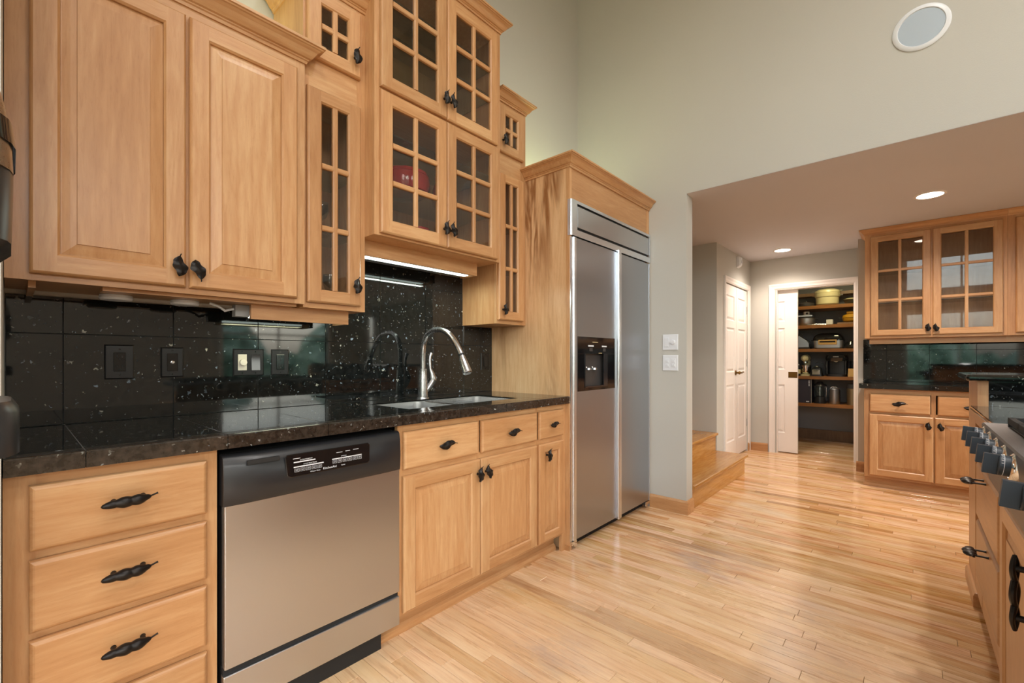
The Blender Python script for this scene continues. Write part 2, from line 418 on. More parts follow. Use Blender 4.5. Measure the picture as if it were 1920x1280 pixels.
def plank_mb(mb, p):
    x, a, b = p; g = .0006; c = .0009; h = random.uniform(-.0002, .0002)
    x0, x1, a, b = x+g, x+PW-g, a+g, b-g
    mb.loops([[(x0, a, -.0125), (x1, a, -.0125), (x1, b, -.0125), (x0, b, -.0125)], [(x0, a, -c), (x1, a, -c), (x1, b, -c), (x0, b, -c)],
              [(x0+c, a+c, h), (x1-c, a+c, h), (x1-c, b-c, h), (x0+c, b-c, h)]], cap0=False)
def tone_attr(me, tones, per):
    ca = me.color_attributes.new('tone', 'FLOAT_COLOR', 'POINT')
    for i, d in enumerate(ca.data): t = tones[i//per]; d.color = (t, t, t, 1)
for p in planks[:300]:
    mb = MB(); plank_mb(mb, p); o = mb.build('floor_board', oak_floor, fl); tone_attr(o.data, [random.random()], 12)
mb = MB()
for p in planks[300:]: plank_mb(mb, p)
o = mb.build('floor_boards_beyond', oak_floor, fl); o['kind'] = 'stuff'; tone_attr(o.data, [random.random() for _ in planks[300:]], 12)

struct(MB().box(-4.1, XW, 2.15, 2.27, 0, ZC).build('wall_left', paint))
struct(MB().box(-.18, -.0145, 1.45, 2.15, 0, ZC).build('wall_left_end', paint))
we = MB().box(XW, 3.385, 1.213, 3.3, 0, ZC).box(XW, 3.385, YR, 1.213, ZL, ZC)
struct(we.build('wall_far', paint))
struct(MB().box(3.385, 7.7, YR, 3.4, ZL, ZL+.1).box(XW, 3.385, YR, 1.213, ZL-.001, ZL+.001).build('ceiling', paint_c))
struct(MB().box(-4.1, XW, YR-.1, 2.27, ZC, ZC+.1).build('ceiling_high', paint_w))
struct(MB().box(4.85, 4.97, 1.49, 3.3, 0, ZL).build('wall_stair', paint))
struct(MB().box(3.385, 4.97, 3.3, 3.4, 0, ZL).build('wall_stair_end', paint))
cw = MB().box(4.97, 5.17, 1.49, 1.61, 0, ZL).box(6.02, 6.13, 1.49, 1.61, 0, ZL).box(5.17, 6.02, 1.49, 1.61, 1.965, ZL).box(4.97, 6.25, 2.1, 2.2, 0, ZL)
struct(cw.build('wall_closet', paint))
pw = MB().box(6.13, 6.25, 1.20, 1.61, 0, ZL).box(6.13, 6.25, .39, .455, 0, ZL).box(6.13, 6.25, .455, 1.20, 1.962, ZL)
struct(pw.build('wall_pantry', paint))
struct(MB().box(5.68, 6.13, YR, .39, 0, ZL).build('wall_hall', paint))
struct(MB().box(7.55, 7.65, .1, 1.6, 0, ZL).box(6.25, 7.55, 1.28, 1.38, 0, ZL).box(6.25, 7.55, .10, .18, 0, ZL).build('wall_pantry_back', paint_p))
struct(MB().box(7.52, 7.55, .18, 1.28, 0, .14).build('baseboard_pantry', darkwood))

def holed_wall(name, ax, wins):
    mb = MB(); lo, hi = (XR, 7.7) if ax == 'Y' else (YR, 2.15)
    def seg(a, b, z0, z1):
        if b-a < .001 or z1-z0 < .001: return
        if ax == 'Y': mb.box(a, b, YR-.12, YR, z0, z1)
        else: mb.box(XR-.12, XR, a, b, z0, z1)
    cols = sorted({(c-wd/2, c+wd/2) for _, c, wd, _, _ in wins}); prev = lo
    for a, b in cols:
        seg(prev, a, 0, ZC); zs = sorted([(z0, z1) for _, c, wd, z0, z1 in wins if abs(c-wd/2-a) < .01]); z = 0
        for z0, z1 in zs: seg(a, b, z, z0); z = z1
        seg(a, b, z, ZC); prev = b
    seg(prev, hi, 0, ZC); return struct(mb.build(name, paint))
holed_wall('wall_right', 'Y', [q for q in WIN if q[0] == 'Y'])
holed_wall('wall_rear', 'X', [q for q in WIN if q[0] == 'X'])
for i, (ax, c, wd, z0, z1) in enumerate(WIN):
    f = MB(); t = .06; g = MB(); a, b = c-wd/2, c+wd/2
    def bx(m_, u0, u1, w0, w1, z0_, z1_):
        if ax == 'Y': m_.box(u0, u1, YR+w0, YR+w1, z0_, z1_)
        else: m_.box(XR+w0, XR+w1, u0, u1, z0_, z1_)
    bx(f, a-t, a, -.12, .02, z0-t, z1+t); bx(f, b, b+t, -.12, .02, z0-t, z1+t); bx(f, a, b, -.12, .02, z0-t, z0); bx(f, a, b, -.12, .02, z1, z1+t)
    bx(f, c-.02, c+.02, -.09, -.05, z0, z1); bx(f, a, b, -.09, -.05, z0+(z1-z0)*.66, z0+(z1-z0)*.66+.035)
    fo = struct(f.build('window_%d' % (i+1), white)); bx(g, a, b, -.075, -.07, z0, z1); g.build('pane', glass_w, fo)
# garden seen only in reflections
gd = MB().box(-30, 20, -40, YR-.2, -.6, -.5).box(-40, XR-.2, YR-.2, 12, -.6, -.5).build('garden_lawn', grass); gd['kind'] = 'structure'
hb = bmesh.new()
for k in range(26):
    if k < 15: c = (-9+k*1.5+random.uniform(-.4, .4), YR-6.5+random.uniform(-1, 1), random.uniform(-.6, .3))
    else: c = (XR-7+random.uniform(-1, 1), -9+(k-15)*1.2, random.uniform(-.6, .3))
    r = bmesh.ops.create_icosphere(hb, subdivisions=3, radius=1, matrix=Matrix.Translation(c) @ Matrix.Diagonal((1.3, 1.3, random.uniform(1.3, 2.6), 1)))
    for v in r['verts']: v.co += v.co.normalized()*0 + Vector((random.uniform(-.12, .12), random.uniform(-.12, .12), random.uniform(-.12, .12)))
me = bpy.data.meshes.new('garden_hedge'); hb.to_mesh(me); hb.free(); me.materials.append(foliage)
hd = bpy.data.objects.new('garden_hedge', me); COL.objects.link(hd)
tag(hd, 'dense green garden shrubs seen only as reflections of the windows', 'hedge', kind='stuff')

# baseboards
bbp = [(0, 0), (.014, 0), (.014, .085), (.008, .098), (0, .1)]
struct(MB().sweep([(XW, 1.49), (XW, 1.213), (3.385, 1.213)], bbp).build('baseboard_far', maple_y))
struct(MB().sweep([(6.13, 1.49), (6.13, 1.29)], bbp).build('baseboard_hall', maple_y))
struct(MB().sweep([(6.03, 1.49), (6.13, 1.49)], bbp).build('baseboard_closet', maple_h))
struct(MB().sweep([(5.68, .405), (5.68, .30)], bbp).build('baseboard_pier', maple_y))
# door casings
def casing(name, plan, y0, y1, ztop, face, w_=.062, th=.018):
    mb = MB()
    pr = [(0, .004), (.012, .012), (.03, .013), (.045, .018), (w_, .018), (w_, 0), (0, 0)]
    def pt(u, z, o): return (plan, u, z) if 0 else ((plan-o, u, z) if face == 'x' else (u, plan-o, z))
    L = []
    for (u, z, du, dz) in ((y0, 0, -1, 0), (y0, ztop, -1, 1), (y1, ztop, 1, 1), (y1, 0, 1, 0)):
        L.append([pt(u+du*a, z+dz*a, b) for a, b in pr])
    mb.loops(L); return struct(mb.build(name, white))
casing('trim_1', 6.13, .455, 1.215, 1.962, 'x')
casing('trim_2', 1.49, 5.145, 6.035, 1.965, 'y')
# jambs
struct(MB().box(6.13, 6.25, 1.19, 1.203, 0, 1.962).box(6.13, 6.25, .452, .46, 0, 1.962).box(6.13, 6.25, .452, 1.203, 1.955, 1.965).build('trim_3', white))

# ------------------------------------------------------------------ cabinet kit
def ring_rect(x0, x1, z0, z1, i, y): return [(x0+i, y, z0+i), (x1-i, y, z0+i), (x1-i, y, z1-i), (x0+i, y, z1-i)]
def leaf_mesh(L=.060, W=.033):
    mb = MB(); nu, nv = 14, 7; top = []; bot = []
    for i in range(nu+1):
        u = i/nu; s_ = sin(pi*u)**.75 if 0 < u < 1 else 0
        wv = 1+.12*sin(u*5*pi+.6)
        hw = W/2*s_*wv*(1.15-.35*u)+.0012
        bend = .004*sin(2*pi*u)
        for j in range(nv):
            v = -1+2*j/(nv-1)
            y = -.024-.004*sin(pi*u)+.004*abs(v)*(.8+.6*cos(u*5*pi+.6)) - (.0025 if j == nv//2 else 0)
            top.append((v*hw+bend, y, (u-.5)*L)); bot.append((v*hw*.9+bend, y+.0035, (u-.5)*L))
    o = len(top); fs = []
    for i in range(nu):
        for j in range(nv-1):
            a = i*nv+j; fs += [(a, a+1, a+nv+1, a+nv), (o+a, o+a+nv, o+a+nv+1, o+a+1)]
        a = i*nv; fs += [(a, a+nv, o+a+nv, o+a), (a+nv-1, o+a+nv-1, o+a+2*nv-1, a+2*nv-1)]
    fs += [tuple(list(range(nv))+[o+k for k in reversed(range(nv))])]
    mb.add(top+bot, fs)
    mb.lathe([(.0062, .0005), (.0045, -.006), (.0045, -.0215)], (0, 0, 0), 'y', 10)
    mb.tube([(0, -.024, L*.47), (.001, -.026, L*.54), (.003, -.027, L*.60)], [.002, .0016, .0018], 6)
    return mb.mesh('leaf_pull', iron, True)
def pod_mesh(L=.112):
    mb = MB(); n = 40; pts = []; rs = []
    for i in range(n+1):
        u = i/n
        if u < .86:
            t = u/.86; r = .0030+.0125*(sin(pi*t)**.6 if 0 < t < 1 else 0)*(.70+.30*abs(sin(pi*3.2*t+.2)))*(.72+.45*t)
        else: r = .0022
        pts.append(((u-.5)*L, -.028-.005*sin(pi*u), .0012*sin(2.2*pi*u)+.004*(u-.5)+(.002*(u-.86)/.14 if u > .86 else 0))); rs.append(r if u else .0006)
    rs[-1] = .003
    mb.tube(pts, rs, 12)
    for s_ in (-.26, .26): mb.lathe([(.0065, .0005), (.0045, -.006), (.0042, -.026)], (s_*L, 0, 0), 'y', 10)
    return mb.mesh('pod_pull', iron, True)
def scroll_mesh(L=.10):
    mb = MB(); n = 48
    for ph in (0, pi):
        mb.tube([((u/n-.5)*L, -.030-.003*sin(ph+3*pi*u/n), .010*sin(3*pi*u/n+ph)*(.35+.65*sin(pi*u/n))) for u in range(n+1)], [.0022+.0016*sin(pi*u/n) for u in range(n+1)], 8)
    for s_ in (-.33, .33): mb.lathe([(.0062, .0005), (.0045, -.006), (.0042, -.030)], (s_*L, 0, 0), 'y', 10)
    return mb.mesh('scroll_pull', iron, True)
LEAF, POD, SCROLL = leaf_mesh(), pod_mesh(), scroll_mesh()
def pull(parent, me, x, z, ang=0, y=-.02, sc=1, name='leaf_pull'):
    o = bpy.data.objects.new(name, me); COL.objects.link(o); o.parent = parent
    o.location = (x, y, z); o.rotation_euler = (0, ang, 0); o.scale = (sc, sc, sc); return o
T = .02
def door(cab, x0, x1, z0, z1, kind='raised', cols=2, rows=3, sw=.060, rw=None, handle=None, name='door', y=0, wall_t=T):
    rw = rw or sw; mb = MB()
    def R(i, yy): return ring_rect(x0, x1, z0, z1, i, y+yy)
    def RI(i, yy): return [(x0+sw+i, y+yy, z0+rw+i), (x1-sw-i, y+yy, z0+rw+i), (x1-sw-i, y+yy, z1-rw-i), (x0+sw+i, y+yy, z1-rw-i)]
    ms = [1, 0, 1, 0]
    mb.loops([RI(.0, -.001), R(0, -.001), R(0, -T+.007), R(.003, -T+.003), R(.007, -T)], ms=ms, cap0=False, cap1=False)
    mb.loops([RI(-.006, -T), RI(-.003, -T+.003), RI(0, -T+.006), RI(0, -.001)], ms=ms, cap0=False, cap1=False)
    a, b = x0+.007, x1-.007; c, d = z0+.007, z1-.007; ia, ib = x0+sw-.006, x1-sw+.006; ic, id_ = z0+rw-.006, z1-rw+.006; yy = y-T
    for q, m in (((a, ia, c, d), 0), ((ib, b, c, d), 0), ((ia, ib, c, ic), 1), ((ia, ib, id_, d), 1)):
        mb.add([(q[0], yy, q[2]), (q[1], yy, q[2]), (q[1], yy, q[3]), (q[0], yy, q[3])], [(0, 1, 2, 3)], m)
    if kind == 'glass':
        gx = (x1-x0-2*sw); gz = (z1-z0-2*rw); mw = .022
        for i in range(1, cols):
            cx = x0+sw+gx*i/cols; mb.loops([[(cx-mw/2, yy+.004, z), (cx-mw/2+.004, yy+.001, z), (cx+mw/2-.004, yy+.001, z), (cx+mw/2, yy+.004, z), (cx+mw/2, yy+.016, z), (cx-mw/2, yy+.016, z)] for z in (z0+rw, z1-rw)], 0)
        for i in range(1, rows):
            cz = z0+rw+gz*i/rows; mb.loops([[(xx, yy+.004, cz-mw/2), (xx, yy+.0015, cz-mw/2+.004), (xx, yy+.0015, cz+mw/2-.004), (xx, yy+.004, cz+mw/2), (xx, yy+.016, cz+mw/2), (xx, yy+.016, cz-mw/2)] for xx in (x0+sw, x1-sw)], 1)
    dm = mb.build(name, [maple_v, maple_h], cab)
    if kind == 'raised':
        p = MB(); bv = .034
        def P(i, y2): return [(x0+sw+i, y+y2, z0+rw+i), (x1-sw-i, y+y2, z0+rw+i), (x1-sw-i, y+y2, z1-rw-i), (x0+sw+i, y+y2, z1-rw-i)]
        p.loops([P(.0005, -.002), P(.0005, -.0075), P(.004, -.0078), P(bv*.6, -.0115), P(bv, -.0138), P(bv+.001, -.0165)], cap0=True)
        p.build('panel', maple_v, dm)
    elif kind == 'glass':
        gx = (x1-x0-2*sw)/cols; gz = (z1-z0-2*rw)/rows
        me = MB().box(.001, gx-.001, -.002, .001, .001, gz-.001).mesh('pane', glass)
        for i in range(cols):
            for j in range(rows):
                o = bpy.data.objects.new('pane', me); COL.objects.link(o); o.parent = dm; o.location = (x0+sw+gx*i, y-.006, z0+rw+gz*j)
    if handle:
        hx, hz, an = handle; pull(dm, LEAF, hx, hz, an, y=y-T, sc=1.1)
    return dm
def slab(cab, x0, x1, z0, z1, handle='leaf', name='drawer', y=0, hs=1.0, ang=None, mat=None):
    mb = MB(); R = lambda i, yy: ring_rect(x0, x1, z0, z1, i, y+yy)
    mb.loops([R(0, -.001), R(0, -T+.009), R(.002, -T+.005), R(.006, -T+.0015), R(.010, -T)])
    d = mb.build(name, mat or maple_h, cab)
    if handle == 'leaf': pull(d, LEAF, (x0+x1)/2, (z0+z1)/2, pi/2+(-.06 if ang is None else ang), y=y-T, sc=hs).scale = (hs, hs, hs*1.45)
    elif handle == 'pod': pull(d, POD, (x0+x1)/2, (z0+z1)/2+.01, -.05, y=y-T, name='pod_pull')
    return d
def frame(cab, rects_v, rects_h, name='face_frame', th=.019, mv=None, mh=None):
    mb = MB()
    for a, b, c, d in rects_v: mb.box(a, b, 0, th, c, d, 0)
    for a, b, c, d in rects_h: mb.box(a, b, .0003, th, c, d, 1)
    return mb.build(name, [mv or maple_v, mh or maple_h], cab)
def hollow(cab, x0, x1, z0, z1, depth, y0=.019, mat=None, name='carcass', t=.016, top=True, left=True, right=True):
    mb = MB()
    if left: mb.box(x0, x0+t, y0, depth, z0, z1)
    if right: mb.box(x1-t, x1, y0, depth, z0, z1)
    mb.box(x0+t, x1-t, y0, depth, z0, z0+t)
    if top: mb.box(x0+t, x1-t, y0, depth, z1-t, z1)
    mb.box(x0+t, x1-t, depth-.008, depth, z0+t, z1-(t if top else 0))
    return mb.build(name, mat or maple_v, cab)
CROWN = [(-.004, 0), (.006, 0), (.008, .010), (.013, .013), (.013, .017), (.020, .020), (.026, .028), (.036, .044), (.046, .052), (.052, .054), (.054, .058), (.060, .060), (.060, .070), (-.004, .070)]
def crown(cab, path, z, sc=1.0, name='crown_molding', mat=None):
    return MB().sweep(path, [(o*sc, z+h*sc) for o, h in CROWN]).build(name, mat or maple_h, cab)

# ------------------------------------------------------------------ left wall: upper cabinets
YA = 1.82
c1 = thing('upper_cabinet', 'wide maple upper cabinet with two raised panel doors at far left', 'cabinet', (-.013, YA, 1.356))
W1, H1 = .80, .965
frame(c1, [(0, .052, 0, H1), (.394, .416, .02, H1-.05), (W1-.04, W1, 0, H1)], [(.052, W1-.04, 0, .025), (.052, W1-.04, H1-.055, H1)])
hollow(c1, 0, W1, .005, H1, 2.148-YA)
door(c1, .046, .402, .019, .930, handle=(.379, .083, 0))
door(c1, .412, .766, .019, .930, handle=(.430, .078, pi-.25))
crown(c1, [(0, 0), (W1, 0), (W1, .019)], H1)
# bottom skirt strips under the cabinet
MB().box(.045, .06, .05, .32, -.016, .004).box(.20, .78, .03, .10, -.010, .004).build('bottom_cleat', maple_h, c1)

YB = 1.84
def narrow(x0, x1, d0, d1, label, hx, hx2, zb=1.346, crown_path=None, ztop=2.686, depth=None):
    c = thing('narrow_glass_cabinet', label, 'cabinet', (x0, YB, zb)); W = x1-x0; H = ztop-zb
    frame(c, [(0, d0-x0+.012, 0, H), (d1-x0-.012, W, 0, H)], [(d0-x0, d1-x0, 0, .035), (d0-x0, d1-x0, 2.24-zb, 2.385-zb), (d0-x0, d1-x0, 2.655-zb, H)])
    hollow(c, 0, W, 0, H, 2.148-YB)
    MB().box(.016, W-.016, .02, .30, 2.29-zb, 2.31-zb).build('fixed_shelf', maple_h, c)
    for z in (1.68, 1.95): MB().box(.018, W-.018, .05, .29, z-zb, z-zb+.006).build('glass_shelf', glass_g, c)
    sw = .060
    door(c, d0-x0, d1-x0, 1.368-zb, 2.252-zb, 'glass', 2, 3, sw=sw, rw=.055, handle=(hx-x0, hz1-zb, 0.1))
    door(c, d0-x0, d1-x0, 2.376-zb, 2.665-zb, 'glass', 2, 2, sw=sw, rw=.058, handle=(hx2-x0, hz2-zb, 0.1))
    crown(c, crown_path(W), H, .9)
    return c
hz1, hz2 = 1.452, 2.455
nb = narrow(.789, 1.064, .800, 1.036, 'tall narrow glass door cabinet left of the central raised glass cabinet', 1.005, 1.005, crown_path=lambda W: [(0, .30), (0, 0), (W, 0)])
hz1, hz2 = 1.430, 2.445
nd = narrow(1.925, 2.193, 1.930, 2.158, 'tall narrow glass door cabinet right of the central cabinet, beside the refrigerator', 1.962, 1.962, crown_path=lambda W: [(0, 0), (W, 0), (W, .30)])

YC = 1.76
cc = thing('glass_display_cabinet', 'central raised maple glass cabinet with four glazed doors above the sink', 'cabinet', (1.064, YC, 1.686))
W3, H3 = .806, 1.312; zb = 1.686; x0 = 1.064
frame(cc, [(0, .034, 0, H3), (.395, .412, .01, H3), (W3-.044, W3, 0, H3)], [(.034, W3-.044, 0, .025), (.034, W3-.044, 2.32-zb, 2.355-zb), (.034, W3-.044, 2.965-zb, H3)])
hollow(cc, 0, W3, 0, H3, 2.148-YC)
for z in (1.955, 2.17, 2.63, 2.80): MB().box(.018, W3-.018, .03, .37, z-zb, z-zb+.007).build('glass_shelf', glass_g, cc)
MB().box(.016, W3-.016, .02, .38, 2.33-zb, 2.35-zb).build('fixed_shelf', maple_h, cc)
for (a, b, hx) in ((1.088, 1.464, 1.442), (1.4675, 1.838, 1.487)):
    an = .15 if hx < 1.46 else -.15
    door(cc, a-x0, b-x0, 1.697-zb, 2.332-zb, 'glass', 2, 3, sw=.061, rw=.062, handle=(hx-x0, 1.785-zb, an))
    door(cc, a-x0, b-x0, 2.344-zb, 2.972-zb, 'glass', 2, 3, sw=.061, rw=.062, handle=(hx-x0, 2.435-zb, an))
crown(cc, [(0, .38), (0, 0), (W3, 0), (W3, .38)], H3, .9)
# ---- valances and lights under the uppers
vb = thing('light_valance', 'maple board under the narrow glass cabinet hiding the counter light', 'valance', (.617, 1.90, 1.290))
MB().box(0, .40, 0, .018, 0, .0565).build('board', maple_h, vb); MB().box(.385, .40, .018, .12, 0, .055).build('return_block', maple_y, vb)
vc = thing('light_valance', 'maple board under the central cabinet above the sink', 'valance', (1.068, 1.88, 1.616))
MB().box(0, .735, 0, .018, 0, .072).build('board', maple_h, vc); MB().box(.718, .735, .018, .13, 0, .05).build('return_block', maple_y, vc)
lf = thing('strip_light', 'white fluorescent strip light glowing under the central cabinet above the sink', 'lamp', (1.07, 1.905, 1.612))
MB().box(0, .70, 0, .10, .012, .072).build('housing', whitepl, lf, bevel=.002)
MB().box(.01, .69, .004, .040, .002, .012).build('diffuser', tube_cool, lf)
MB().box(.01, .69, .042, .098, .004, .012).build('reflector', alum, lf)
lf2 = thing('strip_light', 'small strip light tucked behind the maple board under the narrow glass cabinet', 'lamp', (.625, 1.93, 1.30))
MB().box(0, .36, 0, .09, .006, .045).build('housing', whitepl, lf2); MB().box(.01, .35, .02, .06, 0, .006).build('diffuser', tube_cool, lf2)
MB().box(-.05, -.002, .01, .05, .0, .045).build('junction_box', plain('grey_box', rgb(150, 150, 150), .5), lf2)
MB().tube([(-.05, .03, .03), (-.08, .03, .02), (-.10, .03, .035), (-.13, .03, .045)], .005, 8).build('cable', whitepl, lf2, True)
area('sink_strip_lamp', (1.42, 1.93, 1.600), (0, 0, 0), .68, .04, 2.2, (.88, 1, .86))
area('counter_strip_lamp', (.80, 1.975, 1.292), (0, 0, 0), .34, .05, .6, (1, 1, .62))
for i, px_ in enumerate((.232, .420)):
    p = MB().lathe([(.030, .018), (.042, .016), (.044, .006), (.040, 0), (.02, -.002)], (0, 0, 0), 'z', 28).build('puck_light', whitepl, None, True, loc=(px_, 1.965, 1.330))
    tag(p, ['white round puck light under the wide cabinet, the left one', 'white round puck light under the wide cabinet, the right one'][i], 'lamp', 'puck lights under the wide upper cabinet')
# uplights lying on the cabinet tops (their glow shows on the wall)
for i, (xx, yy, zz, ln, wd, pw_) in enumerate(((2.60, 1.98, 2.305, .8, .04, 1.7), (.42, 2.06, 2.324, .5, .04, 1.3))):
    u = thing('uplight', ['greenish uplight lying on top of the refrigerator cabinet', 'greenish uplight lying on top of the wide upper cabinet'][i], 'lamp', (xx, yy, zz))
    MB().box(-ln/2, ln/2, -.03, .03, 0, .03).build('housing', whitepl, u); MB().box(-ln/2+.01, ln/2-.01, -.02, .02, .03, .036).build('diffuser', tube_cool, u)
    area('uplight_lamp', (xx, yy, zz+.045), (pi, 0, 0), ln, wd, pw_, (.92, 1, .42))

# ---- crockery behind the glass
def bowl(x, y, z, r, h, mat, label, name='bowl'):
    pr = [(r*.4, 0), (r*.75, h*.25), (r*.95, h*.65), (r, h), (r*.96, h), (r*.88, h*.6), (r*.65, h*.28), (r*.1, h*.12)]
    return tag(MB().lathe(pr, (0, 0, 0), 'z', 32).build(name, mat, None, True, loc=(x, y, z)), label, 'bowl')
pt = thing('casserole_pot', 'large round red enamel pot behind left glass door of the central cabinet', 'pot', (1.345, 1.93, 1.962))
MB().lathe([(.085, 0), (.115, .02), (.125, .06), (.122, .095), (.115, .096), (.10, .01)], (0, 0, 0), 'z', 32).build('body', red, pt, True)
MB().lathe([(.124, .096), (.115, .115), (.06, .132), (.02, .136)], (0, 0, 0), 'z', 32).build('lid', red, pt, True)
MB().lathe([(.012, .134), (.02, .150), (.016, .158), (.004, .160)], (0, 0, 0), 'z', 16).build('knob', red, pt, True)
pt2 = thing('small_pot', 'small red lidded pot left of the big red pot behind glass', 'pot', (1.155, 2.04, 1.962))
MB().lathe([(.04, 0), (.058, .02), (.062, .06), (.056, .085), (.05, .085)], (0, 0, 0), 'z', 24).build('body', red, pt2, True)
MB().lathe([(.058, .085), (.04, .102), (.01, .112)], (0, 0, 0), 'z', 24).build('lid', red, pt2, True)
jg = thing('glass_pitcher', 'ruby red glass pitcher behind right glass door of the central cabinet', 'pitcher', (1.585, 1.92, 1.962))
MB().lathe([(.045, 0), (.06, .02), (.066, .06), (.055, .11), (.042, .14), (.048, .16)], (0, 0, 0), 'z', 28, cap1=False).build('body', red, jg, True)
MB().tube([(.05, 0, .135), (.09, 0, .12), (.095, 0, .07), (.062, 0, .04)], .007, 10).build('handle', glass_g, jg, True)
bowl(1.23, 1.93, 1.703, .075, .060, red, 'red bowl lowest left behind glass in the central cabinet')
bowl(1.395, 1.90, 1.703, .065, .10, red, 'deep red bowl behind left door next to the pulls')
bowl(1.56, 1.93, 1.703, .05, .040, red, 'small red dish behind right door beside the pulls')
bowl(1.75, 1.93, 1.703, .055, .045, red, 'red dish in the lower right corner of the central cabinet')
def wineglass(x, y, z, label):
    return tag(MB().lathe([(.028, 0), (.026, .003), (.004, .006), (.0035, .07), (.02, .085), (.032, .115), (.030, .15), (.028, .15), (.028, .115), (.002, .09)], (0, 0, 0), 'z', 20).build('wine_glass', glass_g, None, True, loc=(x, y, z)), label, 'glass')
wineglass(.88, 1.97, 1.362, 'clear stemmed glass at the bottom of the left narrow cabinet')
wineglass(.955, 1.95, 1.362, 'second clear stemmed glass at the bottom of the left narrow cabinet, nearer the knob')
wineglass(.93, 1.98, 1.687, 'clear stemmed glass on the middle shelf of the left narrow cabinet')
tn = thing('tin_canister', 'small white patterned tin in the right narrow cabinet', 'tin', (2.03, 1.93, 1.687))
MB().lathe([(.03, 0), (.03, .085)], (0, 0, 0), 'z', 20).build('body', paper, tn, True); MB().lathe([(.031, .085), (.031, .10), (.028, .102)], (0, 0, 0), 'z', 20).build('lid', grey_dk, tn, True)

# ------------------------------------------------------------------ refrigerator surround
rs = thing('refrigerator_cabinet', 'maple surround with tall spalted side panel and crown around the refrigerator', 'cabinet', (2.195, 1.50, 0))
MB().box(0, .018, .026, .648, 0, 2.285).build('side_panel', spalt, rs)
MB().box(-.001, .020, 0, .026, 0, 2.285).build('stile', maple_v, rs)
MB().box(.018, 1.052, .003, .022, 2.082, 2.285).build('header_panel', maple_h, rs)
MB().box(1.035, 1.071, .0, .02, .05, 2.285).build('stile', maple_v, rs)
MB().box(.018, 1.071, .022, .645, 2.27, 2.285).build('top_board', maple_h, rs)
crown(rs, [(0, .339), (0, 0), (1.072, 0)], 2.268, .95)
MB().box(-.008, 0, .0, .05, 0, .03).build('shoe_molding', maple_h, rs)

# ------------------------------------------------------------------ refrigerator
rf = thing('refrigerator', 'built-in stainless steel side by side refrigerator with black ice dispenser', 'refrigerator', (2.193, 1.494, 0))
FW = 1.068
MB().box(.03, FW-.01, .022, .62, .05, 2.07).build('body', grey_dk, rf)
tf = MB()
def rtrim(mb, xa, xb, z0, z1, d=.028, r=.010, n=5):
    pts = [(xa, .02)] + [(xa+r-r*cos(t), -d+.02+r-r*sin(t)) for t in [pi/2*k/n for k in range(n+1)]] + [(xb, -d+.02), (xb, .02)]
    mb.loops([[(x, y, z) for x, y in pts] for z in (z0, z1)])
rtrim(tf, 0, .062, 1.866, 2.080); tf.box(.062, FW, -.008, .0, 2.062, 2.080).box(.062, FW, -.008, 0, 1.866, 1.905).box(FW-.018, FW, -.008, 0, 1.905, 2.062)
tf.build('grille_frame', alum, rf, False)
MB().box(.064, FW-.02, .004, .02, 1.905, 2.062).build('grille_recess', blk_matte, rf)
MB().box(.070, FW-.024, -.006, .006, 1.922, 2.049).build('grille_panel', steel_h, rf, bevel=.0015)
# doors
dl = MB(); rtrim(dl, .022, .05, .055, 1.858, d=.030, r=.012); dl = dl.build('freezer_door', alum, rf)
DX0, DX1, DZ0, DZ1 = .074, .496, .937, 1.270
p = MB().box(.05, .545, -.004, .02, .055, DZ0).box(.05, .545, -.004, .02, DZ1, 1.858).box(.05, DX0-.004, -.004, .02, DZ0, DZ1).box(DX1+.03, .545, -.004, .02, DZ0, DZ1)
p.build('door_skin', steel_v, dl)
dr = MB().box(.585, 1.052, -.004, .02, .055, 1.858).build('refrigerator_door', steel_v, rf, bevel=.002)
MB().box(1.052, 1.060, -.006, .02, .055, 1.858).build('edge_trim', alum, dr)
h = MB(); rtrim(h, .541, .562, .048, 1.870, d=.046, r=.010); h.build('handle', alum, dl, False)
h = MB(); rtrim(h, .570, .590, .048, 1.866, d=.040, r=.008); h.build('handle', alum, dr, False)
MB().box(.562, .570, 0, .02, .055, 1.86).build('door_gap', blk_matte, rf)
MB().box(.003, .020, -.002, .02, .055, 1.858).build('side_trim', alum, rf)
# dispenser in the freezer door
ds = MB().box(DX0-.004, DX1+.028, -.006, .0, 1.165, DZ1).box(DX0-.004, .150, -.006, 0, DZ0, 1.165).box(.418, DX1+.028, -.006, 0, DZ0, 1.165).box(.150, .418, -.006, 0, DZ0, .965)
ds.box(.150, .418, .09, .1, .955, 1.165).box(.146, .150, 0, .1, .955, 1.165).box(.418, .422, 0, .1, .955, 1.165).box(.146, .422, 0, .1, .952, .957).box(.146, .422, 0, .1, 1.165, 1.17)
ds.build('dispenser', blk_gloss, dl, bevel=.001)
fr_ = MB().box(.148, .153, -.009, -.005, .960, 1.168).box(.148, .42, -.009, -.005, .957, .963).box(.372, .420, -.009, -.005, .963, 1.168)
fr_.build('dispenser_rim', plain('smoky_bezel', (.10, .10, .11, 1), .15, .8), dl)
for xx in (.185, .255):
    MB().tube([(xx, .07, 1.155), (xx+.012, .045, 1.11), (xx+.03, .02, 1.075)], .005, 8).lathe([(.019, .0), (.017, .010), (.006, .014)], (xx+.03, .012, 1.066), 'z', 16).build('paddle', chrome, dl, True)
for xx, ww in ((.19, .055), (.355, .050)): MB().box(xx-.005, xx+ww, -.010, -.006, 1.210, 1.219).build('button_bar', whitepl, dl); MB().box(xx+.008, xx+ww-.012, -.009, -.006, 1.182, 1.202).build('button', grey_dk, dl)
MB().box(.235, .300, -.0075, -.006, 1.236, 1.241).box(.31, .35, -.0075, -.006, 1.168, 1.172).build('printed_mark', plain('gold_print', rgb(190, 170, 130), .4), dl)
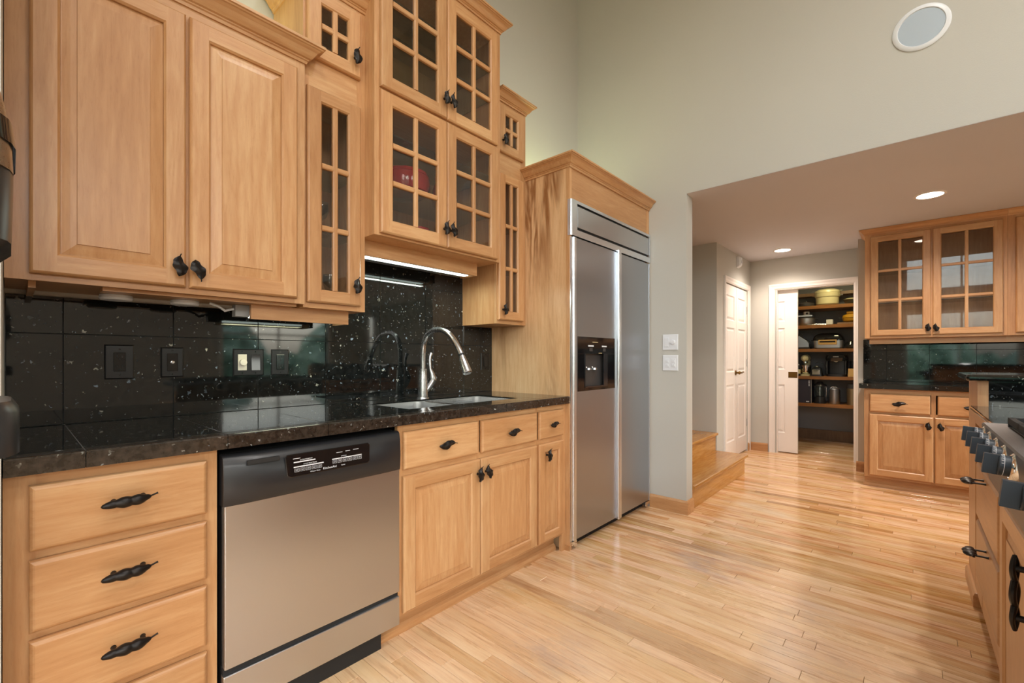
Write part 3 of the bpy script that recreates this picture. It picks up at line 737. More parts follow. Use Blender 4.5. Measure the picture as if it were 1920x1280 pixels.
# toe grille
tg = MB().box(.03, FW-.03, .045, .06, 0, .05)
tg.build('toe_grille', blk_matte, rf)
mb = MB()
for k in range(60): mb.box(.05+k*.0165, .056+k*.0165, .040, .046, .006, .046)
o = mb.build('grille_ribs', blk, rf); o['kind'] = 'stuff'
MB().box(.01, .06, -.006, .04, .028, .052).lathe([(.012, 0), (.012, .02)], (.05, .0, .018), 'z', 10).build('hinge', chrome, rf)
MB().box(FW-.08, FW-.01, -.006, .04, .028, .050).lathe([(.012, 0), (.012, .02)], (FW-.06, .0, .018), 'z', 10).build('hinge', chrome, rf)

# ------------------------------------------------------------------ base cabinets on the left wall
YF = 1.53
dc = thing('drawer_cabinet', 'maple base cabinet with four slab drawers and pod pulls at lower left', 'cabinet', (-.013, YF, 0))
frame(dc, [(0, .052, .085, .868), (.375, .418, .085, .868)], [(.052, .375, .828, .868), (.052, .375, .668, .695), (.052, .375, .482, .505), (.052, .375, .29, .312), (.052, .375, .085, .12)])
hollow(dc, 0, .418, .085, .865, .61)
MB().box(0, .418, .06, .075, 0, .10).build('toe_kick', maple_h, dc)
for z0, z1 in ((.690, .843), (.501, .668), (.309, .482), (.118, .290)): slab(dc, .040, .390, z0, z1, 'pod')
MB().box(.12, .14, .004, .012, .675, .681).build('red_tag', red, dc)

sk = thing('sink_cabinet', 'maple sink base cabinet with three drawer fronts and three raised panel doors', 'cabinet', (1.028, YF, 0))
X0 = 1.028
frame(sk, [(0, .026, .10, .868), (.437, .453, .10, .868), (.879, .895, .10, .868), (1.128, 1.166, 0.0, .868)], [(.026, 1.128, .842, .868), (.026, 1.128, .66, .69), (.026, 1.128, .10, .13)])
hollow(sk, 0, 1.166, .10, .70, .61, top=False)
for a, b in ((1.049, 1.461), (1.485, 1.903), (1.927, 2.154)): slab(sk, a-X0, b-X0, .689, .842, 'leaf', hs=.98 if b < 2 else .85)
door(sk, 1.046-X0, 1.474-X0, .114, .663, handle=(1.452-X0, .597, .15))
door(sk, 1.4775-X0, 1.903-X0, .114, .663, handle=(1.507-X0, .600, -.25))
door(sk, 1.923-X0, 2.154-X0, .114, .663, handle=(1.985-X0, .600, .2), sw=.052)
MB().box(0, 1.128, .058, .075, 0, .10).build('toe_kick', maple_h, sk)
MB().sweep([(-.08, .058), (1.128, .058)], [(0, 0), (.017, 0), (.017, .012), (.012, .026), (0, .034)]).build('shoe_molding', maple_h, sk)

# ------------------------------------------------------------------ dishwasher
dw = thing('dishwasher', 'stainless steel dishwasher with black control panel under the granite counter', 'dishwasher', (.412, 1.512, 0))
DWW = .612
MB().box(.008, DWW-.006, .03, .58, .09, .85).build('tub', blk_matte, dw)
dd = MB().box(.006, DWW-.002, -.006, .022, .216, .708).build('door', steel_h, dw, bevel=.003)
cp = MB(); n = 12
L = []
for i in range(n+1):
    u = i/n; xx = .002+u*(DWW-.004); e = min(u, 1-u)/.12; bul = .020*min(1, e)**.5
    L.append([(xx, .03, .700), (xx, -.008-bul*.3, .700), (xx, -.010-bul*.9, .716), (xx, -.012-bul, .760), (xx, -.010-bul*.8, .815), (xx, -.004-bul*.4, .842), (xx, .004, .850), (xx, .03, .850)])
cp = cp.loops(L).build('control_panel', blk, dw, True)
pn = MB(); L = []
for i in range(15):
    t = i/14
pn.loops([[(x, -.0325, z) for x, z in ((.182, .756), (.455, .756), (.463, .764), (.463, .822), (.455, .830), (.170, .830), (.166, .822), (.172, .764))], [(x, -.0338, z) for x, z in ((.184, .758), (.453, .758), (.461, .765), (.461, .821), (.453, .828), (.172, .828), (.168, .821), (.174, .765))]])
pn.build('display', blk_gloss, cp)
mk = MB()
def mkb(x0, x1, z0, z1): mk.box(x0, x1, -.0345, -.0336, z0, z1)
mkb(.192, .262, .801, .8045); mkb(.192, .290, .7855, .789); mkb(.320, .430, .7905, .7935)
for k in range(5):
    a = .195+k*.0185
    for q in ((a, a+.015, .7815, .782), (a, a+.015, .7715, .772), (a, a+.0005, .772, .782), (a+.0145, a+.015, .772, .782), (a+.003, a+.012, .7775, .7785), (a+.003, a+.012, .7745, .7752)): mkb(*q)
for k in range(6):
    a = .322+k*.0185
    for q in ((a, a+.015, .788, .7885), (a, a+.015, .777, .7775), (a, a+.0005, .777, .788), (a+.0145, a+.015, .777, .788), (a+.003, a+.012, .784, .785), (a+.003, a+.012, .7805, .7812)): mkb(*q)
mkb(.335, .357, .8115, .813); mkb(.368, .385, .8125, .814); mkb(.397, .418, .8135, .815); mkb(.190, .213, .814, .8155)
o = mk.build('panel_print', ink, cp); o['kind'] = 'stuff'
text_mesh('KitchenAid', .0105, ink, cp, Vector((.312, -.0342, .7665)), FRONT)
text_mesh('CYCLE MONITOR', .0052, ink, cp, Vector((.232, -.0342, .8085)), FRONT)
text_mesh('CYCLE SELECTIONS', .0050, ink, cp, Vector((.245, -.0342, .7935)), FRONT)
text_mesh('OPTIONS', .0046, ink, cp, Vector((.362, -.0342, .798)), FRONT)
text_mesh('Whisper Quiet', .0055, ink, cp, Vector((.262, -.0342, .7645)), FRONT)
text_mesh('System', .0050, ink, cp, Vector((.360, -.0342, .7672)), FRONT)
MB().box(.058, .150, -.0345, -.026, .818, .832).build('vent_slot', blk_matte, cp, bevel=.001)
MB().box(.005, DWW-.004, .004, .03, .196, .218).build('door_gap', blk_matte, dw)
MB().box(.003, DWW-.002, -.006, .022, .086, .198).build('kick_panel', steel_h, dw, bevel=.003)
MB().box(.0, DWW-.06, .035, .05, 0, .088).build('toe_kick', blk_matte, dw)

# ------------------------------------------------------------------ granite countertop and backsplash
JX = [-.013]+[.121+.3035*k for k in range(7)]+[2.193]
ct = thing('countertop', 'black granite tile countertop along the left wall with dark brown front edge', 'countertop', (0, 0, .914))
SX0, SX1, SY0, SY1 = 1.165, 1.895, 1.645, 1.975     # sink cut-out
g = .0009
cbm = MB().box(-.012, SX0, 1.515, 2.147, -.040, -.0015).box(SX1, 2.193, 1.515, 2.147, -.040, -.0015).box(SX0, SX1, 1.515, SY0, -.040, -.0015).box(SX0, SX1, SY1, 2.147, -.040, -.0015)
cbm.build('backing', plain('grey_grout', rgb(104, 106, 104), .8), ct)
def gtile(x0, x1, y0, y1, parent, name='tile'):
    if x1-x0 < .01 or y1-y0 < .01: return
    c = .0008
    MB().loops([[(x0, y0, -.0065), (x1, y0, -.0065), (x1, y1, -.0065), (x0, y1, -.0065)], [(x0, y0, -c), (x1, y0, -c), (x1, y1, -c), (x0, y1, -c)], [(x0+c, y0+c, 0), (x1-c, y0+c, 0), (x1-c, y1-c, 0), (x0+c, y1-c, 0)]]).build(name, gran, parent)
for a, b in zip(JX[:-1], JX[1:]):
    a1, b1 = a+g, b-g
    if b <= SX0 or a >= SX1: gtile(a1, b1, 1.547, 2.139, ct)
    else:
        if a < SX0: gtile(a1, SX0, 1.547, 2.139, ct)
        if b > SX1: gtile(SX1, b1, 1.547, 2.139, ct)
        gtile(max(a1, SX0), min(b1, SX1), 1.547, SY0, ct); gtile(max(a1, SX0), min(b1, SX1), SY1, 2.139, ct)
    # front edge tile with eased nose
    pr = [(1.546, -.0003), (1.504, -.0003), (1.500, -.0015), (1.498, -.005), (1.498, -.042), (1.510, -.042), (1.510, -.008), (1.546, -.008)]
    MB().loops([[(xx, y, z) for y, z in pr] for xx in (a1, b1)]).build('edge_tile', [gran_e], ct)

bs = thing('backsplash', 'polished black granite tile backsplash behind the sink counter', 'backsplash', (0, 2.149, .914))
MB().box(-.012, 1.925, -.006, 0, 0, .43).box(1.064, 1.925, -.006, 0, .43, .76).box(1.925, 2.193, -.006, 0, 0, .43).build('backing', grout, bs)
def stile_(x0, x1, z0, z1):
    if x1-x0 < .008 or z1-z0 < .008: return
    c = .0008
    MB().loops([[(x0, -.003, z0), (x1, -.003, z0), (x1, -.003, z1), (x0, -.003, z1)], [(x0, -.010+c, z0), (x1, -.010+c, z0), (x1, -.010+c, z1), (x0, -.010+c, z1)], [(x0+c, -.010, z0+c), (x1-c, -.010, z0+c), (x1-c, -.010, z1-c), (x0+c, -.010, z1-c)]]).build('tile', gran, bs)
VX = [-.013]+[.117+.3028*k for k in range(7)]+[2.193]
for a, b in zip(VX[:-1], VX[1:]):
    for z0, z1 in ((.0005, .3065), (.3065, .6365), (.6365, .77)):
        if z0 > .3 and z0 < .5:
            for u0, u1, zz in ((max(a, -.013), min(b, 1.064), .43), (max(a, 1.064), min(b, 1.925), z1), (max(a, 1.925), b, .43)):
                if u1 > u0: stile_(u0+(g if u0 == a else 0), u1-(g if u1 == b else 0), z0+g, zz-g)
        elif z0 > .5:
            u0, u1 = max(a, 1.064), min(b, 1.925)
            if u1 > u0: stile_(u0+g, u1-g, z0+g, z1-g)
        else: stile_(a+g, b-g, z0+g, z1-g)

# ------------------------------------------------------------------ sink and faucet
sn = thing('sink', 'undermount stainless steel double bowl sink', 'sink', (1.53, 1.81, .914))
def rrect(x0, x1, y0, y1, r, z, n=5):
    P = []
    for cx, cy, a0 in ((x1-r, y1-r, 0), (x0+r, y1-r, pi/2), (x0+r, y0+r, pi), (x1-r, y0+r, 1.5*pi)):
        for k in range(n+1): t = a0+pi/2*k/n; P.append((cx+r*cos(t), cy+r*sin(t), z))
    return P
def bowl_mb(x0, x1, y0, y1, depth):
    mb = MB()
    mb.loops([rrect(x0-.012, x1+.012, y0-.012, y1+.012, .04, -.0075), rrect(x0, x1, y0, y1, .045, -.0078), rrect(x0+.004, x1-.004, y0+.004, y1-.004, .045, -depth+.03), rrect(x0+.03, x1-.03, y0+.03, y1-.03, .04, -depth)], cap0=False)
    mb.lathe([(.04, -depth+.001), (.036, -depth-.001), (.012, -depth-.002)], ((x0+x1)/2, (y0+y1)/2, 0), 'z', 20, cap0=False)
    return mb
bowl_mb(-.363, -.068, -.163, .163, .19).build('bowl', sink_steel, sn, True)
bowl_mb(-.030, .363, -.163, .163, .22).build('bowl', sink_steel, sn, True)
fc = thing('faucet', 'tall brushed nickel gooseneck faucet with pull-down spray head', 'faucet', (1.53, 2.03, .9142))
MB().lathe([(.034, 0), (.033, .006), (.028, .009), (.0265, .05), (.0225, .13), (.021, .150), (.021, .156), (.0225, .157), (.0225, .164), (.019, .166)], (0, 0, 0), 'z', 28).build('base', nickel, fc, True)
import mathutils
pts = []
neck = [(0, .16), (-.0, .235), (-.008, .300), (-.034, .346), (-.075, .370), (-.125, .378), (-.175, .372), (-.225, .350), (-.268, .312), (-.300, .272), (-.318, .245)]
cr = []
for i in range(len(neck)-1):
    p0, p1, p2, p3 = (neck[max(i-1, 0)], neck[i], neck[i+1], neck[min(i+2, len(neck)-1)])
    for k in range(5):
        t = k/5; f = lambda a, b, c, d: .5*((2*b)+(-a+c)*t+(2*a-5*b+4*c-d)*t*t+(-a+3*b-3*c+d)*t**3)
        cr.append((0, f(p0[0], p1[0], p2[0], p3[0]), f(p0[1], p1[1], p2[1], p3[1])))
cr.append((0, neck[-1][0], neck[-1][1]))
MB().tube(cr, .0145, 16).build('spout', nickel, fc, True)
MB().tube([(0, -.318, .245), (0, -.323, .235)], .0155, 16).build('collar', blk, fc, True)
MB().tube([(0, -.323, .235), (0, -.332, .218), (0, -.362, .158), (0, -.366, .150), (0, -.368, .146)], [.0155, .0175, .0245, .0245, .019], 20).build('spray_head', nickel, fc, True)
MB().tube([(.016, -.004, .035), (.045, -.01, .075), (.060, -.012, .10)], [.014, .019, .020], 16).tube([(.060, -.012, .098), (.060, -.012, .110), (.052, -.012, .140), (.043, -.010, .165), (.041, -.008, .21), (.046, -.006, .235), (.054, -.006, .252)], [.0205, .021, .015, .0085, .0075, .0085, .011], 14).build('lever', nickel, fc, True)

# ------------------------------------------------------------------ outlets on the backsplash
def outlet(x0, x1, z0, z1, label, kind):
    W_, H_ = x1-x0, z1-z0
    t = thing('wall_outlet' if 'outlet' in label else 'wall_switch', label, 'outlet' if 'outlet' in label else 'switch', ((x0+x1)/2, 2.139, (z0+z1)/2))
    MB().loops([ring_rect(-W_/2, W_/2, -H_/2, H_/2, 0, 0), ring_rect(-W_/2, W_/2, -H_/2, H_/2, 0, -.003), ring_rect(-W_/2, W_/2, -H_/2, H_/2, .004, -.006)]).build('plate', blk_plate, t)
    def dev(cx, k):
        if k == 'duplex':
            MB().box(cx-.017, cx+.017, -.009, -.005, -.034, .034).build('receptacle', blk_gloss, t, bevel=.001)
            s = MB()
            for zc in (-.018, .018): s.box(cx-.008, cx-.0055, -.0096, -.0088, zc-.002, zc+.008).box(cx+.0055, cx+.008, -.0096, -.0088, zc-.002, zc+.007).lathe([(.0028, -.0096), (.0028, -.0088)], (cx, 0, zc-.008), 'y', 8)
            s.build('slots', blk_matte, t)
        elif k == 'jack':
            MB().box(cx-.017, cx+.017, -.009, -.005, -.034, .034).build('insert', blk_gloss, t, bevel=.001)
            MB().lathe([(.007, -.009), (.007, -.012), (.004, -.013), (.004, -.020)], (cx, 0, 0), 'y', 6).build('jack', chrome, t)
        elif k == 'dial':
            MB().box(cx-.017, cx+.017, -.009, -.005, -.034, .034).build('dimmer', plain('ivory_plastic', rgb(205, 200, 188), .4), t, bevel=.001)
            MB().lathe([(.014, -.009), (.013, -.020), (.005, -.021)], (cx+.002, 0, 0), 'y', 20).build('knob', plain('ivory_knob', rgb(220, 214, 202), .4), t, True)
        elif k == 'rocker':
            MB().loops([[(cx-.017, -.006, -.034), (cx+.017, -.006, -.034), (cx+.017, -.006, .034), (cx-.017, -.006, .034)], [(cx-.017, -.012, -.034), (cx+.017, -.012, -.034), (cx+.017, -.0075, .034), (cx-.017, -.0075, .034)]]).build('rocker', blk_gloss, t)
    for cx, k in kind: dev(cx, k)
    s = MB()
    for cx, _ in kind:
        for zc in (-.046, .046): s.lathe([(.003, -.0068), (.003, -.005)], (cx, 0, zc), 'y', 8)
    so = s.build('screws', blk_gloss, t); so['kind'] = 'stuff'
outlet(.220, .302, 1.063, 1.187, 'black duplex outlet, leftmost on the backsplash', [(0, 'duplex')])
outlet(.380, .452, 1.065, 1.180, 'black jack plate with silver cable outlet on the backsplash', [(0, 'jack')])
outlet(.624, .744, 1.063, 1.178, 'black double switch plate with white dimmer dial', [(-.026, 'dial'), (.026, 'rocker')])
outlet(.776, .850, 1.063, 1.178, 'black duplex outlet right of the white dimmer dial', [(0, 'duplex')])
outlet(2.085, 2.165, 1.058, 1.172, 'black rocker switch at the right end of the backsplash behind the faucet', [(0, 'rocker')])

# ------------------------------------------------------------------ items on the far wall
sp = thing('ceiling_speaker', 'round flush white speaker high on the far wall', 'speaker', (XW, -.045, 2.922), -pi/2)
MB().lathe([(.118, 0), (.119, -.004), (.112, -.009), (.098, -.010), (.095, -.006), (.095, 0)], (0, 0, 0), 'y', 56).build('ring', whitepl, sp, True)
MB().lathe([(.0955, -.002), (.0955, -.0065), (.05, -.008), (.01, -.0085)], (0, 0, 0), 'y', 56).build('grille', plain('speaker_mesh', rgb(176, 190, 204), .6), sp, True)
def plate2(z, label, kind):
    t = thing('wall_switch', label, 'switch', (XW, 1.332, z), -pi/2)
    MB().loops([ring_rect(-.058, .058, -.058, .058, 0, 0), ring_rect(-.058, .058, -.058, .058, 0, -.004), ring_rect(-.058, .058, -.058, .058, .003, -.006)]).build('plate', whitepl, t)
    if kind:
        MB().box(-.040, -.010, -.010, -.005, -.034, .034).build('rocker', whitepl, t, bevel=.001)
        MB().lathe([(.017, -.005), (.015, -.020), (.006, -.021)], (.022, 0, 0), 'y', 22).build('dial', whitepl, t, True)
    else:
        for xx in (-.040, .008):
            MB().box(xx, xx+.032, -.008, -.005, -.034, .034).build('insert', whitepl, t, bevel=.001)
            for zz in (-.024, .006): MB().box(xx+.006, xx+.026, -.012, -.007, zz, zz+.016).build('key', whitepl, t, bevel=.001)
plate2(1.257, 'upper white switch plate with rocker and round dial beside refrigerator', 1)
plate2(1.103, 'lower white switch plate with small keys beside refrigerator', 0)
se = thing('motion_sensor', 'small white motion sensor above the white bifold doors', 'sensor', (5.585, 1.49, 2.18))
MB().loops([[(x, 0, z) for x, z in ((-.04, 0), (.04, 0), (.04, .125), (-.04, .125))], [(x, -.030, z) for x, z in ((-.038, .012), (.038, .012), (.038, .122), (-.038, .122))], [(x, -.048, z) for x, z in ((-.025, .03), (.025, .03), (.025, .112), (-.025, .112))]]).build('body', whitepl, se, bevel=.004)
MB().box(-.018, .018, -.052, -.046, .045, .08).build('lens', plain('lens_white', rgb(200, 202, 210), .3), se)

# ------------------------------------------------------------------ recessed lights
def can(x, y, z, label, pw_=72, r=.075, col=(1, .84, .70)):
    t = thing('recessed_light', label, 'lamp', (x, y, z))
    MB().lathe([(r+.018, 0), (r+.016, -.004), (r, -.005), (r, -.001)], (0, 0, 0), 'z', 36, cap1=False).build('trim_ring', white, t, True)
    MB().lathe([(r, -.0018), (r*.5, -.0035), (.004, -.004)], (0, 0, 0), 'z', 36).build('bulb', lamp_warm, t, True)
    l = bpy.data.lights.new('can_lamp', 'SPOT'); l.energy = pw_; l.spot_size = radians(150); l.spot_blend = .9; l.shadow_soft_size = .07; l.color = col
    o = bpy.data.objects.new('can_lamp', l); COL.objects.link(o); o.location = (x, y, z-.03)
can(4.482, -.11, ZL, 'round recessed ceiling light near the right wall cabinets')
can(5.692, 1.055, ZL, 'round recessed ceiling light in front of the pantry', 46)
for i, (lx, ly) in enumerate(((-.6, -.9), (1.6, -.9), (-.6, -3.0), (1.6, -3.0))):
    can(lx, ly, ZC, 'round recessed light in the high ceiling, %s' % ['rear near the cabinets', 'front near the cabinets', 'rear near the windows', 'front near the windows'][i], 120, .09, (1, .96, .93))

# ------------------------------------------------------------------ stairs
st = thing('staircase', 'two oak steps going up between the grey walls', 'stairs', (3.385, 1.20, 0))
def tread(x1, y0, y1, z, xr=0):
    t = .028; r = .012
    pr = [(y0-.028+r, z-t), (y0-.028+.003, z-t+.004), (y0-.028, z-t/2), (y0-.028+.003, z-.004), (y0-.028+r, z), (y1, z), (y1, z-t)]
    return MB().loops([[(xx, y, zz) for y, zz in pr] for xx in (0.002, x1)])
tread(1.463, .02, .72, .185).build('tread', oak_x, st)
MB().box(.002, 1.44, .02, .036, 0, .157).box(1.424, 1.44, .036, .28, 0, .157).build('riser', oak_x, st)
tread(1.463, .30, 1.0, .37).build('tread', oak_x, st)
MB().box(.002, 1.463, .30, .316, .185, .342).build('riser', oak_x, st)
tread(1.463, .58, 1.4, .555).build('tread', oak_x, st)
MB().box(.002, 1.463, .58, .596, .37, .527).build('riser', oak_x, st)

# ------------------------------------------------------------------ white panelled doors
def panel_leaf(parent, x0, x1, z0, z1, panels, name='leaf', y=0, th=.034, mat=white):
    """slab with recessed raised panels on its front; panels: (x0,x1,z0,z1)"""
    mb = MB(); xs = sorted({x0, x1} | {p for q in panels for p in q[:2]}); zs = sorted({z0, z1} | {p for q in panels for p in q[2:]})
    isp = lambda a, b, c, d: any(a >= q[0]-1e-6 and b <= q[1]+1e-6 and c >= q[2]-1e-6 and d <= q[3]+1e-6 for q in panels)
    for a, b in zip(xs[:-1], xs[1:]):
        for c, d in zip(zs[:-1], zs[1:]):
            if not isp(a, b, c, d): mb.add([(a, y, c), (b, y, c), (b, y, d), (a, y, d)], [(0, 1, 2, 3)])
    mb.add([(x0, y, z0), (x1, y, z0), (x1, y, z1), (x0, y, z1), (x0, y+th, z0), (x1, y+th, z0), (x1, y+th, z1), (x0, y+th, z1)], [(0, 1, 5, 4), (1, 2, 6, 5), (2, 3, 7, 6), (3, 0, 4, 7), (4, 5, 6, 7)])
    for q in panels:
        mb.loops([ring_rect(*q, 0, y), ring_rect(*q, .010, y+.010), ring_rect(*q, .018, y+.010), ring_rect(*q, .040, y+.002)], cap0=False)
    return mb.build(name, mat, parent)
bf = thing('bifold_door', 'white panelled bifold closet doors with a brass lever handle', 'door', (5.147, 1.50, 0)); bf['kind'] = 'structure'; del bf['category']
bf.name = 'door_1'
for k in range(2):
    a = .004+k*.444; b = a+.436
    lf_ = panel_leaf(bf, a, b, .02 if k == 0 else .02, 1.955, [(a+.07, b-.07, z0, z1) for z0, z1 in ((.20, .84), (.98, 1.48), (1.56, 1.84))])
    for zz in (.35, 1.08, 1.72): MB().box(a-.002 if k == 0 else b-.020, a+.020 if k == 0 else b+.002, -.006, .0, zz-.045, zz+.045).build('hinge', nickel, lf_)
    if k == 0: pass
hl = MB().lathe([(.03, 0), (.028, -.008), (.012, -.012), (.010, -.045)], (.405, 0, .97), 'y', 20).tube([(.405, -.045, .97), (.43, -.05, .972), (.47, -.05, .966), (.51, -.05, .972), (.525, -.05, .975)], [.011, .012, .008, .009, .010], 12)
hl.lathe([(.018, -.035), (.020, -.045), (.012, -.055)], (.405, 0, .97), 'y', 16)
hl.build('lever_handle', brass, bf, True)
pk = thing('pocket_door', 'white panelled sliding pocket door half closed', 'door', (6.185, 1.235, 0), -pi/2); pk['kind'] = 'structure'; del pk['category']; pk.name = 'door_2'
lf_ = panel_leaf(pk, 0, .245, .012, 1.955, [(-.02+.0201, .115, z0, z1) for z0, z1 in ((.24, .82), (1.00, 1.50), (1.58, 1.82))])
MB().box(.150, .243, -.003, .0, .905, .975).box(.172, .222, -.005, -.001, .918, .962).build('flush_pull', brass, pk)

# ------------------------------------------------------------------ pantry shelves and contents
PX0, PX1 = 7.05, 7.55
for i, z in enumerate((.540, .900, 1.262, 1.575, 1.830)):
    o = MB().box(PX0, PX1, .18, 1.28, z-.042, z).build('pantry_shelf', shelfwood)
    tag(o, ['wooden pantry shelf, lowest of five', 'wooden pantry shelf below the mixer', 'wooden pantry shelf carrying the toaster and grill', 'wooden pantry shelf carrying the white cube', 'highest wooden pantry shelf carrying the cream steamer'][i], 'shelf')
MB_ = MB().box(6.9, 7.05, 1.165, 1.185, 0, 1.95).build('shelf_upright', shelfwood); tag(MB_, 'narrow wooden upright at the left of the pantry shelves', 'upright')
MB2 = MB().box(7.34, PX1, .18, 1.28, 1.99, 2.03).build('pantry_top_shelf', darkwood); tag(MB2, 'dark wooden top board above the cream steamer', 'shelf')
area('pantry_lamp', (6.62, .65, 2.30), (0, 0, 0), .2, .2, 4.5, (1, .86, .48))

def lath(t, name, prof, mat, n=28, c=(0, 0, 0)): return MB().lathe(prof, c, 'z', n).build(name, mat, t, True)
# top shelf (z 1.83)
t = thing('steamer_pot', 'tall cream three tier steamer pot on the highest pantry shelf', 'pot', (7.18, .815, 1.83))
lath(t, 'pot', [(.105, 0), (.125, .02), (.128, .11), (.132, .112)], cream); lath(t, 'steamer_tier', [(.136, .112), (.138, .118), (.138, .165), (.142, .168)], cream); lath(t, 'lid', [(.142, .168), (.135, .195), (.09, .215), (.02, .222)], cream)
for s_ in (-1, 1):
    for zz in (.13, .19): MB().tube([(0, s_*.135, zz), (0.02, s_*.165, zz+.004), (-.02, s_*.165, zz+.004), (-.03, s_*.135, zz)], .005, 6).build('loop_handle', chrome, t)
t = thing('frying_pan', 'dark lidded frying pan left of the cream steamer', 'pan', (7.20, 1.055, 1.83))
lath(t, 'pan', [(.09, 0), (.105, .01), (.108, .045), (.104, .045)], grey_dk); lath(t, 'lid', [(.108, .045), (.10, .052), (.03, .066)], chrome); lath(t, 'knob', [(.008, .064), (.014, .08), (.006, .086)], blk)
t = thing('glass_bowl', 'clear glass bowl at the right end of the highest pantry shelf', 'bowl', (7.20, .545, 1.83)); lath(t, 'bowl', [(.05, 0), (.085, .02), (.105, .06), (.102, .06), (.08, .024), (.01, .008)], glass_g); lath(t, 'lid', [(.106, .062), (.07, .078), (.01, .084)], cream)
# shelf z 1.575
t = thing('cooking_pot', 'grey metal cooking pot at the left of the second highest shelf', 'pot', (7.19, 1.05, 1.575))
lath(t, 'body', [(.09, 0), (.098, .01), (.100, .095), (.104, .098)], steel_h); lath(t, 'lid', [(.105, .098), (.09, .112), (.02, .12)], grey_dk)
MB().box(-.02, .02, -.135, -.10, .075, .085).build('side_handle', blk, t)
o = tag(MB().box(-.07, .07, -.085, .075, 0, .018).build('baking_tray', alum, loc=(7.19, 1.06, 1.697)), 'flat silver tray lying on the grey pot', 'tray')
t = thing('small_carton', 'small white carton on the silver tray', 'carton', (7.18, 1.05, 1.715), .4); MB().box(-.03, .03, -.03, .03, 0, .05).build('body', paper, t, bevel=.001); MB().box(-.031, -.030, -.015, .015, .012, .038).build('label_patch', grey_dk, t)
t = thing('kitchen_tongs', 'pair of silver tongs lying in front of the white cube', 'tongs', (7.12, .93, 1.575), .3)
MB().tube([(0, .10, .006), (.0, 0, .014), (.015, -.12, .006)], [.006, .004, .007], 8).build('arm', chrome, t); MB().tube([(0, .10, .006), (-.01, 0, .012), (-.02, -.12, .006)], [.006, .004, .007], 8).build('arm', chrome, t)
tag(MB().box(-.035, .035, -.035, .035, 0, .068).build('white_cube', paper, loc=(7.15, .785, 1.575), bevel=.003), 'plain white cube box on the second highest pantry shelf', 'box')
t = thing('waffle_iron', 'yellow lidded waffle iron at the right of the second highest shelf', 'appliance', (7.17, .555, 1.597))
lath(t, 'lower_shell', [(.05, 0), (.09, .02), (.10, .055)], yel); lath(t, 'upper_shell', [(.10, .06), (.095, .09), (.05, .11)], yel); MB().box(-.02, .02, .09, .14, .05, .065).build('handle', blk, t); MB().box(-.06, .04, -.05, .05, .11, .14).build('control_box', yel, t, bevel=.004)
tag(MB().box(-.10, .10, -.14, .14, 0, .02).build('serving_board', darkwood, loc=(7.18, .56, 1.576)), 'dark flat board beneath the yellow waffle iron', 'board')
# shelf z 1.262
t = thing('toaster', 'silver sloped toaster at the left of the middle pantry shelf', 'toaster', (7.18, 1.075, 1.262))
MB().loops([[(xx, y, z) for y, z in ((.07, .02), (.07, .155), (.04, .175), (-.045, .11), (-.07, .07), (-.07, .02))] for xx in (-.11, .09)]).build('body', steel_v, t, bevel=.004)
MB().box(-.10, .08, -.075, .075, 0, .022).build('base', blk, t); MB().tube([(-.05, .06, .165), (-.05, .05, .20), (-.05, .02, .205), (-.05, .0, .15)], .005, 8).build('handle', blk, t, True)
t = thing('indoor_grill', 'silver indoor grill with big domed black lid on the middle shelf', 'grill', (7.20, .80, 1.262))
def dome(rx, ry, z0, h, n=8):
    L = []
    for i in range(n+1):
        a = pi/2*i/n; k = cos(a)**.45 if i < n else .25; L.append(rrect(-rx*k, rx*k, -ry*k, ry*k, .04*k+.004, z0+h*sin(a)))
    return MB().loops(L)
MB().loops([rrect(-.13, .13, -.155, .155, .04, .012), rrect(-.135, .135, -.160, .160, .04, .105)]).build('body', steel_h, t, True)
MB().loops([rrect(-.12, .12, -.15, .15, .04, 0), rrect(-.12, .12, -.15, .15, .04, .012)]).build('foot', blk, t)
dome(.14, .165, .105, .10).build('lid', blk_gloss, t, True)
MB().box(-.150, -.130, -.10, .10, .050, .115).build('control_panel', tan, t, bevel=.006); MB().box(-.153, -.149, -.085, .085, .082, .098).build('display', blk_gloss, t)
for s_ in (-1, 1): MB().box(-.03, .03, s_*.160-.012, s_*.160+.02*s_+.012, .105, .118).build('side_handle', blk, t)
t = thing('glass_teapot', 'round dark glass teapot right of the black lidded grill', 'teapot', (7.18, .565, 1.262)); lath(t, 'body', [(.04, 0), (.065, .02), (.07, .05), (.05, .085)], glass_g); lath(t, 'lid', [(.05, .085), (.03, .095), (.006, .108)], grey_dk)
# shelf z .90
t = thing('stand_mixer', 'cream stand mixer with steel bowl at the left of the pantry', 'mixer', (7.20, 1.055, .90))
MB().loops([rrect(-.12, .10, -.055, .055, .03, 0), rrect(-.12, .10, -.055, .055, .03, .022)]).build('base', cream, t, True)
MB().tube([(.07, 0, .02), (.075, 0, .12), (.07, 0, .2)], [.04, .032, .045], 16).build('column', cream, t, True)
MB().tube([(-.13, 0, .235), (-.11, 0, .235), (0, 0, .24), (.08, 0, .235), (.12, 0, .23)], [.02, .042, .052, .046, .02], 18).build('head', cream, t, True)
MB().lathe([(.035, .02), (.06, .05), (.070, .14), (.072, .142)], (-.04, 0, 0), 'z', 24).build('mixing_bowl', chrome, t, True)
MB().lathe([(.03, .17), (.03, .19)], (-.06, 0, 0), 'z', 16).build('hub_band', chrome, t)
t = thing('oil_bottle', 'small dark bottle with pale label beside the stand mixer', 'bottle', (7.08, 1.125, .90)); lath(t, 'bottle', [(.022, 0), (.024, .01), (.024, .09), (.009, .12), (.009, .145)], blk_gloss, 18); MB().lathe([(.0246, .03), (.0246, .085)], (0, 0, 0), 'z', 18, cap0=False, cap1=False).build('label_band', cream, t); lath(t, 'cap', [(.011, .143), (.011, .155)], paper, 12)
